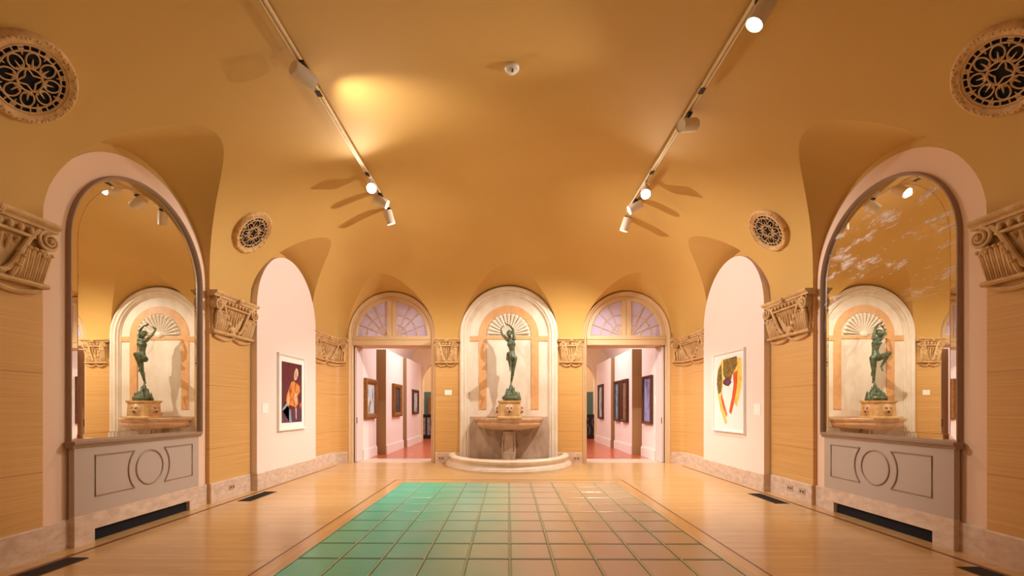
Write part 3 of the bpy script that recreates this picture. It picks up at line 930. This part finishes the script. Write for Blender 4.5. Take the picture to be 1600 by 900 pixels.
# statue pedestal with lion masks
root = empty('statue_pedestal', (0.02, D-.45, 1.085), 'square honey stone pedestal with lion masks standing on the basin', 'pedestal')
py = D-.42; px = .015
b = MB()
def octo(hw, ch, z): return [(px-hw+ch, py-hw, z), (px+hw-ch, py-hw, z), (px+hw, py-hw+ch, z), (px+hw, py+hw-ch, z), (px+hw-ch, py+hw, z), (px-hw+ch, py+hw, z), (px-hw, py+hw-ch, z), (px-hw, py-hw+ch, z)]
b.grid([octo(.285, .03, 1.086), octo(.285, .03, 1.12), octo(.262, .05, 1.135), octo(.25, .055, 1.15), octo(.24, .055, 1.44), octo(.262, .05, 1.46), octo(.265, .05, 1.50)], cv=True)
b.add(octo(.265, .05, 1.50), [tuple(range(8))]); b.add(octo(.285, .03, 1.086), [tuple(range(8))])
b.build('block', M['carved'], root)
def lion(ax):
    b = MB()
    def P(h, d, z):   # h sideways, d out
        if ax == 'f': return (px+h, py-.235-d, z)
        if ax == 'l': return (px-.235-d, py+h, z)
        return (px+.235+d, py-h, z)
    zc = 1.30
    b.ell(P(0, -.02, zc), (.12, .07, .13) if ax == 'f' else (.07, .12, .13), 8)
    for k in range(18):
        a = 2*PI*k/18; b.ell(P(.112*math.cos(a), -.01, zc+.118*math.sin(a)), (.022, .022, .022), 5)
    b.ell(P(0, .05, zc+.0), (.03, .03, .045), 6); b.ell(P(-.03, .05, zc-.03), (.03, .028, .024), 6); b.ell(P(.03, .05, zc-.03), (.03, .028, .024), 6)
    for s in (-1, 1): b.ell(P(s*.048, .045, zc+.045), (.028, .024, .016), 6)
    b.ell(P(0, .035, zc-.085), (.035, .03, .018), 6)
    lm = b.build('lion_mask', M['basin'], root, smooth=True)
    b = MB(); b.ell(P(0, .058, zc-.062), (.024, .018, .014), 6)
    for s in (-1, 1): b.ell(P(s*.045, .064, zc+.03), (.011, .011, .009), 5)
    b.build('mask_hollow', M['dark'], lm)
for ax in ('f', 'l', 'r'): lion(ax)

# bronze statue: dancing figure on one leg, arms up
SX, SY = .05, D-.42
root = empty('bronze_statue', (SX, SY, 1.50), 'green bronze statue of a dancing nude woman with raised arms on a rocky base', 'statue')
def S(x, y, z): return (SX+x, SY+y, z)
def remesh(o, vox, sm=4):
    m = o.modifiers.new('remesh', 'REMESH'); m.mode = 'VOXEL'; m.voxel_size = vox; m.use_smooth_shade = True
    m2 = o.modifiers.new('smooth', 'SMOOTH'); m2.factor = .5; m2.iterations = sm
b = MB()
J = dict(pel=S(.02, 0, 2.50), wai=S(.025, .015, 2.65), che=S(.01, .0, 2.80), nek=S(-.015, -.01, 2.925), hed=S(-.04, -.035, 3.015),
         hipL=S(-.045, 0, 2.475), hipR=S(.075, .005, 2.475), kneeL=S(-.055, -.27, 2.55), ankL=S(-.02, -.10, 2.27), toeL=S(-.02, -.14, 2.17),
         kneeR=S(.045, .03, 2.20), ankR=S(.01, .075, 1.935), toeR=S(-.0, .035, 1.865),
         shL=S(-.085, 0, 2.90), shR=S(.075, .0, 2.92), elL=S(-.205, .02, 3.03), wrL=S(-.235, .08, 3.15), elR=S(.045, -.02, 3.14), wrR=S(-.03, -.01, 3.235))
c = b.cap
b.ell(J['pel'], (.105, .082, .09)); c(J['pel'], J['wai'], .085, .062); c(J['wai'], J['che'], .062, .085)
b.ell(J['che'], (.10, .072, .10)); c(J['shL'], J['shR'], .042, .042); c(J['che'], J['nek'], .06, .033); c(J['nek'], J['hed'], .032, .036)
for s in (-1, 1): b.ell(S(.01+s*.045, -.062, 2.81), (.036, .036, .038)); b.ell(S(.02+s*.045, .045, 2.46), (.058, .055, .062))
c(J['hipL'], J['kneeL'], .072, .046); c(J['kneeL'], J['ankL'], .044, .023); b.ell([(a+b_)/2 for a, b_ in zip(J['kneeL'], J['ankL'])][:2]+[2.44], (.04, .04, .07)); c(J['ankL'], J['toeL'], .022, .013)
c(J['hipR'], J['kneeR'], .074, .045); c(J['kneeR'], J['ankR'], .044, .023); b.ell(S(.04, .06, 2.12), (.038, .04, .075)); c(J['ankR'], J['toeR'], .024, .017)
c(J['ankR'], S(.012, .095, 1.92), .022, .02)
c(J['shL'], J['elL'], .037, .027); c(J['elL'], J['wrL'], .028, .016)
c(J['shR'], J['elR'], .037, .027); c(J['elR'], J['wrR'], .028, .016)
# head: skull, jaw, nose, brow
hx, hy, hz = J['hed']
b.ell((hx, hy, hz+.03), (.056, .066, .072)); b.ell((hx-.01, hy-.03, hz-.01), (.038, .038, .045)); b.ell((hx-.018, hy-.068, hz+.022), (.010, .014, .02))
for s in (-1, 1): b.ell((hx+s*.055, hy, hz+.018), (.008, .014, .02))
# palms, fingers and thumbs
for wr, dr, sd in ((J['wrL'], Vector((.35, .05, .8)), Vector((.3, -.9, .1))), (J['wrR'], Vector((-.9, .1, .25)), Vector((0, -.95, .2)))):
    dr.normalize(); sd = (sd-dr*sd.dot(dr)).normalized(); nrm = dr.cross(sd)
    w_ = Vector(wr); pm = w_+dr*.045
    for t in (-1, -.33, .33, 1): c(w_, w_+dr*.06+sd*.018*t, .013, .011)
    for k, (t, ln) in enumerate(((-1.2, .045), (-.4, .055), (.4, .058), (1.2, .05))):
        p0 = w_+dr*.058+sd*.018*t; p1 = p0+dr*ln*.55+nrm*.008; p2 = p1+dr*ln*.4+nrm*.022
        c(p0, p1, .0085, .0075, 8); c(p1, p2, .0075, .0062, 8)
    p0 = w_+dr*.02-sd*.014; p1 = p0-sd*.024+dr*.018; p2 = p1+dr*.026+nrm*.008
    c(p0, p1, .0095, .008, 8); c(p1, p2, .008, .0065, 8)
o = body = b.build('body', M['bronze'], root, smooth=True); remesh(o, .0052, 3)
b = MB(); b.ell((hx+.008, hy+.02, hz+.045), (.063, .066, .066)); b.ell((hx+.02, hy+.085, hz+.04), (.036, .04, .036))
for k in range(10):
    a = PI*k/9; b.tube([(hx+.062*math.cos(a)*q_, hy+.01+.05*q_, hz+.05+.055*math.sin(a)) for q_ in (.4, .9, 1.0)], [.016, .018, .012], 6)
o = b.build('hair', M['bronze'], body, smooth=True); remesh(o, .006, 2)
b = MB(); rnd = random.Random(11)
b.ell(S(0, 0, 1.56), (.21, .19, .09))
for k in range(26):
    a = rnd.uniform(0, 2*PI); r = rnd.uniform(.02, .19); hgt = (.32-.95*r)*rnd.uniform(.75, 1.15)
    bx, by = r*math.cos(a), r*math.sin(a)
    b.cap(S(bx, by, 1.53), S(bx*.95+.01, by*.95+.01, 1.53+max(hgt, .06)), .05, .012, 8)
b.cap(S(0, .03, 1.6), S(0.0, .05, 1.85), .09, .035, 8)
o = b.build('rock_base', M['bronze'], root, smooth=True); remesh(o, .009, 1)

# ------------------------------------------------------------ framed pictures
def quadmesh(T, pts, d): 
    b = MB(); b.prism(pts, d, d+.0015, T); return b
def picture(name, T, w_, h_, fw, depth, fm, cm, label, cat, loc, group=None, matw=0, strokes=()):
    """T(h, d, z): h along the wall centred, d out of the wall, z up centred."""
    root = empty(name, loc, label, cat, group)
    b = MB()
    def rect(a, c_): return [(-a, -c_), (a, -c_), (a, c_), (-a, c_)]
    secs = [(w_/2, h_/2, 0), (w_/2, h_/2, depth*.8), (w_/2-fw*.25, h_/2-fw*.25, depth), (w_/2-fw*.7, h_/2-fw*.7, depth*.85), (w_/2-fw, h_/2-fw, depth*.55), (w_/2-fw, h_/2-fw, 0)]
    rows = [[(x, d, z) for x, z in rect(a, c_)] for a, c_, d in secs]
    b.grid(rows, T, cv=True); b.build('picture_frame', fm, root)
    iw, ih = w_/2-fw, h_/2-fw
    if matw:
        b = MB(); b.box(-iw, iw, 0.001, depth*.3, -ih, ih, T); b.build('mount_board', M['paper'], root)
        iw -= matw; ih -= matw
    b = MB(); b.box(-iw, iw, depth*.3 if matw else .001, depth*.3+.003, -ih, ih, T); b.build('canvas', cm, root)
    for k, (sm_, pts) in enumerate(strokes):
        b = MB(); d0 = depth*.3+.0032+.0004*k; b.prism([(x*iw, z*ih) for x, z in pts], d0, d0+.0005, T); b.build('paint_shape', sm_, root)
    return root
def blotch(name, cols, sc=5, stretch=(1, 1, 1)):
    m, nt, b = nodes_of(name); L = nt.links.new
    geo = nt.nodes.new('ShaderNodeNewGeometry'); mp = nt.nodes.new('ShaderNodeMapping'); mp.inputs['Scale'].default_value = stretch; L(geo.outputs['Position'], mp.inputs[0])
    n = nt.nodes.new('ShaderNodeTexNoise'); n.inputs['Scale'].default_value = sc; n.inputs['Detail'].default_value = 5; n.inputs['Distortion'].default_value = .6; L(mp.outputs[0], n.inputs[0])
    r = nt.nodes.new('ShaderNodeValToRGB'); e = r.color_ramp.elements
    e[0].position = .32; e[0].color = (*lin(cols[0]), 1); e[1].position = .68; e[1].color = (*lin(cols[-1]), 1)
    for i, c_ in enumerate(cols[1:-1]):
        k = e.new(.32+.36*(i+1)/(len(cols)-1)); k.color = (*lin(c_), 1)
    L(n.outputs[0], r.inputs[0]); L(r.outputs[0], b.inputs['Base Color']); b.inputs['Roughness'].default_value = .5
    return m
maroon = blotch('maroon_paint', [(70, 26, 36), (104, 34, 44), (80, 34, 58)], 4)
orange = blotch('orange_paint', [(196, 96, 30), (226, 150, 70), (150, 70, 34)], 9, (1, 1, .5))
flesh = blotch('cream_paint', [(238, 206, 170), (222, 160, 110), (240, 226, 204)], 12)
greyp = blotch('grey_blue_paint', [(120, 120, 124), (150, 176, 190), (96, 90, 104)], 10)
plum = blotch('plum_paint', [(96, 52, 84), (70, 40, 70), (120, 70, 90)], 8)
yellow = blotch('yellow_paint', [(238, 196, 60), (246, 216, 110), (222, 160, 50)], 7, (1, 1, .5))
olive = blotch('olive_paint', [(110, 92, 40), (160, 130, 50), (60, 50, 44), (190, 150, 50)], 14)
red = blotch('vermilion_paint', [(226, 106, 34), (206, 70, 30), (236, 140, 60)], 9, (1, 1, .4))
paperm = mat('art_paper', (240, 238, 234), .7)
PX = 4.085
TL = lambda h, d, z: (-PX+d, 8.50+h, 1.62+z)
picture('framed_artwork', TL, 1.08, 1.40, .045, .05, M['white'], maroon, 'white framed picture of an orange figure on maroon, left arched panel', 'picture', (-PX, 8.50, .92), None, .10,
        [(plum, [(-1, -1), (-1, -.72), (-.4, -.6), (.5, -.5), (1, -.45), (1, -1)]),
         (greyp, [(-.95, -.55), (-.5, -.3), (-.35, -.1), (-.5, -.5), (-.3, -.98), (-.05, -.98), (-.15, -.6), (-.5, -.45), (-.9, -.62)]),
         (orange, [(-.55, -.1), (-.1, .35), (.1, .4), (.35, .35), (.75, .25), (.8, .05), (.55, -.1), (.62, -.35), (.35, -.5), (.0, -.45), (-.45, -.4), (-.6, -.3)]),
         (flesh, [(-.48, -.2), (-.3, .02), (-.26, -.2), (-.38, -.5), (-.5, -.4)]),
         (flesh, [(.22, -.05), (.42, .0), (.52, -.2), (.4, -.45), (.22, -.3)]),
         (flesh, [(.2, .42), (.42, .45), (.6, .62), (.58, .8), (.4, .86), (.22, .72), (.16, .55)]),
         (greyp, [(.3, .55), (.4, .5), (.48, .66), (.4, .74), (.3, .66)]),
         (red, [(.7, -.4), (.98, -.3), (.98, -.44), (.8, -.52)]),
         (flesh, [(.3, -.5), (.42, -.5), (.42, -.9), (.34, -.92)])])
TR = lambda h, d, z: (PX-d, 8.49-h, 1.635+z)
picture('framed_artwork', TR, 1.22, 1.50, .045, .05, M['white'], paperm, 'white framed abstract picture in yellow and orange on white, right arched panel', 'picture', (PX, 8.49, .88), None, .03,
        [(yellow, [(-.75, .7), (-.4, .92), (.5, .92), (.9, .85), (.95, .3), (.8, -.1), (.6, -.42), (.45, -.3), (.62, .2), (.4, .55), (-.2, .6), (-.35, .2), (-.5, -.05), (-.4, -.4), (-.05, -.85), (-.2, -.9), (-.55, -.5), (-.8, .0), (-.85, .4)]),
         (olive, [(-.75, .62), (-.5, .8), (-.42, .3), (-.5, .0), (-.72, -.05), (-.85, .25)]),
         (olive, [(-.35, .9), (.6, .93), (.65, .7), (.3, .45), (.2, .3), (-.1, .28), (-.35, .5)]),
         (plum, [(-.3, .35), (.1, .4), (.25, .25), (.05, .15), (-.2, .18), (-.38, .25)]),
         (red, [(.35, .5), (.68, .55), (.62, .1), (.4, -.35), (.22, -.62), (.08, -.55), (.3, -.1), (.4, .2)]),
         (red, [(-.5, .0), (-.42, -.1), (-.2, -.42), (-.05, -.62), (-.12, -.7), (-.35, -.45), (-.5, -.2)])])

# gallery pictures seen through the doors
cool = blotch('blue_painting', [(70, 110, 170), (170, 200, 220), (226, 214, 190), (60, 90, 110)], 3, (1, 1, .6))
darkp = blotch('dark_painting', [(30, 30, 34), (70, 60, 56), (36, 44, 50)], 4)
pale = blotch('pale_painting', [(150, 180, 190), (200, 214, 214), (110, 130, 130)], 3)
violet = blotch('violet_painting', [(96, 90, 150), (150, 150, 190), (60, 56, 90)], 3, (1, 1, .6))
teals = blotch('teal_painting', [(40, 96, 116), (120, 160, 170), (40, 50, 60)], 4)
brownp = blotch('brown_painting', [(96, 66, 44), (150, 110, 70), (56, 40, 34)], 4)
GX = {-1: (3.72, 3.50, 3.42), 1: (3.72, 3.50, 3.42)}
def gpic(sgn, xw, y0, y1, z0, z1, fw, dep, fm, cm, label, grp):
    Tg = lambda h, d, z: (sgn*(xw-d), (y0+y1)/2+h, (z0+z1)/2+z)
    picture('gallery_painting', Tg, y1-y0, z1-z0, fw, dep, fm, cm, label, 'painting', (sgn*xw, (y0+y1)/2, z0), grp)
G1 = 'paintings in the gallery beyond the left doorway'; G2 = 'paintings in the gallery beyond the right doorway'
gpic(-1, 3.72, 11.62, 12.60, 1.04, 2.10, .14, .10, M['gold'], cool, 'gold framed blue and white painting nearest inside the left doorway', G1)
gpic(-1, 3.50, 13.60, 14.60, 1.06, 2.06, .13, .10, M['gold'], darkp, 'gold framed dark painting in the middle beyond the left doorway', G1)
gpic(-1, 3.42, 16.05, 17.0, 1.10, 1.98, .10, .08, M['walnut'], pale, 'brown framed pale painting farthest beyond the left doorway', G1)
gpic(1, 3.72, 11.75, 12.50, .90, 2.18, .07, .09, M['walnut'], violet, 'tall walnut framed violet painting nearest inside the right doorway', G2)
gpic(1, 3.50, 13.28, 13.98, .90, 2.18, .10, .09, M['walnut'], brownp, 'walnut framed brown painting, nearer of the close pair beyond the right doorway', G2)
gpic(1, 3.50, 14.22, 14.88, .90, 2.18, .09, .09, M['walnut'], teals, 'walnut framed teal painting, farther of the close pair beyond the right doorway', G2)
gpic(1, 3.42, 16.35, 17.15, .92, 2.18, .08, .08, M['walnut'], pale, 'dark framed pale painting farthest beyond the right doorway', G2)

# ------------------------------------------------------------ gallery shell
for sgn, nm in ((-1, 'left'), (1, 'right')):
    T = lambda x, y, z, s=sgn: (s*x, y, z)
    struct(MB().box(3.9, 4.1, YB1, 22, 0, 4.0, T).build('wall_gallery_%s' % nm, M['gallery_wall']))
    for k, (x, y0, y1, lab) in enumerate(((3.72, 11.56, 12.75, 'nearest'), (3.50, 12.95, 15.05, 'middle'), (3.42, 15.25, 17.75, 'farthest'))):
        o = empty('gallery_partition', (sgn*x, (y0+y1)/2, 0), '%s white display wall panel beyond the %s doorway' % (lab, nm), 'partition wall', None, 'structure')
        if k == 0: MB().box(x, 3.9, y0, y1, 0, 3.4, T).build('board', M['gallery_wall'], o)
        else:
            MB().box(x, 3.9, y0+.012, y1, 0, 3.0, T).build('board', M['gallery_wall'], o)
            MB().box(x+.003, 3.9, y0, y0+.012, 0, 3.0, T).build('shade_strip', M['gallery_end'], o)  # shade of the near end face put into a darker strip
        b = MB(); b.box(x-.03, x, y0+.0, y1, 0, .24, T); b.box(x-.015, x, y0, y1, .24, .27, T); b.build('plinth', M['gallery_vault'], o)
    # cross wall with arched opening at the far end
b = MB()
for s_ in (-1, 1):
    xa, xb = (1.0, 3.9) if s_ > 0 else (-3.9, -1.0)
    holed(b, s_*2.50, xa, xb, .94, 2.3, 4.6, 18.0, 18.3)
b.box(-1.0, 1.0, 18.0, 18.3, 0, 4.6)
struct(b.build('wall_gallery_end', M['cream_wall']))
rows = []
for k in range(33):
    a = PI*k/32; rows.append([(-3.95*math.cos(a), y, 2.95+1.65*math.sin(a)) for y in (YB1-.02, 14, 18.0)])
b = MB(); b.grid(rows); struct(b.build('gallery_ceiling', M['gallery_vault'], smooth=True))
struct(MB().box(-4.1, 4.1, 18.3, 22, 4.5, 4.7).build('far_room_ceiling', M['gallery_vault']))
b = MB().box(-4.1, 4.1, 21.0, 21.2, 0, 2.05); struct(b.build('wall_far_lower', M['teal']))
b = MB().box(-4.1, 4.1, 21.0, 21.2, 2.05, 4.5); struct(b.build('wall_far_upper', M['cream_wall']))
for sgn, nm in ((-1, 'left'), (1, 'right')):
    x0 = sgn*3.52
    root = empty('display_case', (x0, 19.5, 0), 'dark %s seen through the %s doorway' % ('cabinet with pale inset panels' if sgn < 0 else 'openwork iron cabinet', nm), 'cabinet')
    b = MB(); b.box(x0-.5, x0+.5, 19.45, 19.9, .08, .98); b.box(x0-.54, x0+.54, 19.4, 19.95, .98, 1.04); b.box(x0-.53, x0+.53, 19.42, 19.93, 0, .08); b.build('cabinet_body', M['iron'], root, bevel=.006)
    for k in range(4):
        b = MB()
        xx = x0-.40+.22*k
        if sgn < 0: b.box(xx, xx+.14, 19.44, 19.452, .16, .9)
        else: b.tube([(xx+.07+.06*math.sin(q/12*2*PI), 19.44, .18+.7*q/12) for q in range(13)], .012, 6)
        b.build('inset_panel' if sgn < 0 else 'iron_scroll', M['greypanel'], root)
    o = MB().box(x0-.32*sgn-.05, x0-.32*sgn+.05, 19.6, 19.7, 1.045, 1.18).build('small_card', M['paper'], loc=(x0-.32*sgn, 19.65, 1.04))
    tag(o, 'small white card standing on the far cabinet beyond the %s doorway' % nm, 'card')
Tg = lambda h, d, z: (-3.15+h, 21.0-d, 1.42+z)
picture('gallery_painting', Tg, 1.1, .8, .09, .08, M['gold'], brownp, 'gilt framed dark painting on the teal far wall above the cabinet', 'painting', (-3.15, 21.0, 1.0), G1)

# ------------------------------------------------------------ small fittings
def vent(x, y0, y1, label):
    root = empty('floor_vent', (x, (y0+y1)/2, 0), label, 'vent', 'floor registers along the side walls')
    gp = MB().box(x-.10, x+.10, y0, y1, .0005, .004).build('grille_plate', M['ventm'], root)
    b = MB()
    n = int((y1-y0)/.03)
    for k in range(n): b.box(x-.085, x+.085, y0+.02+k*.03, y0+.03+k*.03, .004, .006)
    b.build('grille_bars', M['black'], gp)
vent(-3.80, 6.48, 7.22, 'dark floor register at the left wall below the pier beside the mirror')
vent(3.82, 6.40, 7.14, 'dark floor register at the right wall below the pier beside the mirror')
vent(-3.86, 3.25, 4.03, 'dark floor register at the bottom left corner of the photo')
vent(3.86, 3.12, 3.88, 'dark floor register at the bottom right corner of the photo')

def plate(name, T, w_, h_, dep, m, label, cat, loc, group=None, holes=0):
    root = empty(name, loc, label, cat, group)
    pl = MB().box(-w_/2, w_/2, 0, dep, -h_/2, h_/2, T).build('plate', m, root, bevel=.002)
    if holes:
        for s in (-1, 1):
            b = MB(); b.box(s*w_*.22-.014, s*w_*.22+.014, dep, dep+.002, -.014, .014, T); b.build('socket_hole', M['ventm'], pl)
    return root
M['outlet'] = mat('stone_outlet_plate', (196, 166, 134), .5)
for sgn, nm in ((-1, 'left'), (1, 'right')):
    plate('power_outlet', lambda h, d, z, s=sgn: (s*(A-.02-d), 6.80+h, .15+z), .13, .08, .008, M['outlet'], 'stone coloured outlet in the %s baseboard below the pier' % nm, 'outlet', (sgn*(A-.02), 6.8, .15), None, 1)
    plate('power_outlet', lambda h, d, z, s=sgn: (s*1.62+h, D-.02-d, .125+z), .16, .08, .008, M['outlet'], 'stone coloured outlet in the rear baseboard %s of the fountain pool' % nm, 'outlet', (sgn*1.62, D-.02, .125), None, 1)
plate('power_outlet', lambda h, d, z: (A-.02-d, 6.52+h, .15+z), .13, .08, .008, M['outlet'], 'nearer second outlet in the right baseboard below the pier', 'outlet', (A-.02, 6.52, .15), None, 1)
def textcard(T, w_, h_, label, loc, lines=4):
    root = empty('wall_label', loc, label, 'label')
    MB().box(-w_/2, w_/2, 0, .006, -h_/2, h_/2, T).build('card', M['paper'], root)
    return root
textcard(lambda h, d, z: (-1.455+h, D-d, 1.70+z), .17, .12, 'small white card on the pier left of the fountain niche', (-1.455, D, 1.64))
textcard(lambda h, d, z: (-PX+d, 7.58+h, 1.33+z), .20, .17, 'white wall label beside the maroon picture', (-PX, 7.58, 1.2))
textcard(lambda h, d, z: (PX-d, 7.53+h, 1.31+z), .20, .19, 'white wall label beside the yellow and orange picture', (PX, 7.53, 1.2))
textcard(lambda h, d, z: (3.72-d, 11.58+h*.5, 1.54+z), .20, .19, 'white wall label beside the violet painting inside the right doorway', (3.72, 11.58, 1.45))

# smoke detector
root = empty('smoke_detector', (.03, 5.32, Fz(.03, 5.32)-.03), 'round white smoke detector on the crown of the vault', 'smoke detector')
zc = Fz(.03, 5.32)
b = MB(); b.lathe([(.0, .0), (.075, .0), (.085, -.01), (.085, -.03), (.07, -.045), (0, -.045)], (.03, 5.32, zc+.01), 32); b.build('base', M['white'], root, smooth=True, angle=40)
b = MB(); b.lathe([(.05, -.045), (.055, -.062), (.04, -.075), (0, -.078)], (.03, 5.32, zc+.01), 24); b.build('sensor_cap', M['white'], root, smooth=True, angle=40)
b = MB(); b.box(.025, .045, 5.27, 5.30, zc-.07, zc-.055); b.build('test_button', M['ventm'], root)

# ------------------------------------------------------------ lighting tracks and spot heads
TRX = 2.19; TRZ = 4.965
for sgn, nm in ((-1, 'left'), (1, 'right')):
    root = empty('light_track', (sgn*TRX, 3.5, TRZ), 'long cream lighting track under the %s side of the vault' % nm, 'track')
    b = MB()
    for s in (-1, 1): b.box(sgn*TRX+s*.018-.008, sgn*TRX+s*.018+.008, -1.0, 8.9, TRZ-.018, TRZ+.014)
    b.build('rail', M['rail'], root)
    MB().box(sgn*TRX-.010, sgn*TRX+.010, -1.0, 8.9, TRZ-.006, TRZ+.010).build('groove', M['carved'], root)
    for y in (1.0, 3.2, 5.2, 7.0):
        zz = Fz(TRX, y)
        b = MB(); b.tube([(sgn*TRX, y, TRZ+.01), (sgn*TRX, y, zz+.02)], .01, 8); b.box(sgn*TRX-.03, sgn*TRX+.03, y-.05, y+.05, TRZ-.021, TRZ-.014)
        b.build('hanger', M['dark'], root)
def spot_head(x, y, z, d, label, power, hot=False, size=70, blend=.6, R=.078, L=.24, col=WARM, soft=.04, lit=True):
    d = Vector(d).normalized(); P = Vector((x, y, z))
    q = Vector((0, 0, 1)).rotation_difference(d)
    T = lambda a, b_, c_: tuple(P+q@Vector((a, b_, c_)))
    root = empty('track_spotlight', (x, y, z), label, 'spotlight', 'white spotlight heads on the lighting tracks')
    b = MB(); b.lathe([(0, -L/2), (R*.9, -L/2), (R, -L/2+.012), (R, L/2), (R*.93, L/2), (R*.9, L/2-.02)], n=32, T=T); can = b.build('lamp_can', M['lampwhite'], root, smooth=True, angle=40)
    b = MB(); b.lathe([(0, L/2-.012), (R*.91, L/2-.012)], n=28, T=T); b.build('lens', (M['glow_hot'] if hot else M['glow']) if lit else M['lampwhite'], can)
    b = MB(); b.tube([(x, y, TRZ-.02), (x, y, min(z+R+.03, TRZ-.04)), tuple(P+Vector((0, 0, R*.6)))], .010, 6); b.box(x-.028, x+.028, y-.06, y+.06, TRZ-.045, TRZ-.018)
    b.build('swivel_arm', M['dark'] if not hot else M['lampwhite'], root)
    if power:
        ld = bpy.data.lights.new('spot_bulb', 'SPOT'); ld.energy = power; ld.color = col
        ld.spot_size = math.radians(size); ld.spot_blend = blend; ld.shadow_soft_size = soft
        lo = bpy.data.objects.new('spot_bulb', ld); COL.objects.link(lo); lo.parent = root
        lo.location = d*(L/2+.02); lo.rotation_euler = d.to_track_quat('-Z', 'Y').to_euler()
def toward(p, t): return [b_-a_ for a_, b_ in zip(p, t)]
# left track
p = (-2.16, 4.75, 4.83); spot_head(*p, (.55, .9, -.10), 'white spotlight head alone near the front of the left track, turned sideways', 260, size=92, blend=1, col=(1, .86, .72))
p = (-2.17, 7.15, 4.81); spot_head(*p, (.32, -1, -.62), 'glaring spotlight head on the left track, facing the viewer', 150, True, 150, .9)
p = (-2.17, 7.68, 4.83); spot_head(*p, toward(p, (3.9, 8.4, 1.8)), 'dull back-turned spotlight head between the two lit ones on the left track', 950, size=72, col=(1, .97, .95))
p = (-2.17, 8.23, 4.79); spot_head(*p, (.25, .3, -1), 'lit spotlight head at the far end of the left track', 200, size=120, soft=.03)
# right track
p = (2.2, 4.0, 4.80); spot_head(*p, (-.35, .05, -.6), 'lit spotlight head at the top edge of the photo on the right track', 45, size=110)
p = (2.2, 5.62, 4.82); spot_head(*p, (-.9, -.35, -.25), 'white spotlight head turned sideways in the middle of the right track', 120, size=80, lit=False)
p = (2.2, 7.35, 4.81); spot_head(*p, (-.30, -1, -.85), 'glaring spotlight head on the right track, facing the viewer', 115, True, 145, .9)
p = (2.2, 7.95, 4.83); spot_head(*p, toward(p, (-3.9, 8.4, 1.8)), 'dull back-turned spotlight head between the two lit ones on the right track', 950, size=72, col=(1, .97, .95))
p = (2.2, 8.6, 4.79); spot_head(*p, (-.3, .28, -1), 'lit spotlight head at the far end of the right track', 560, size=120, soft=.03)
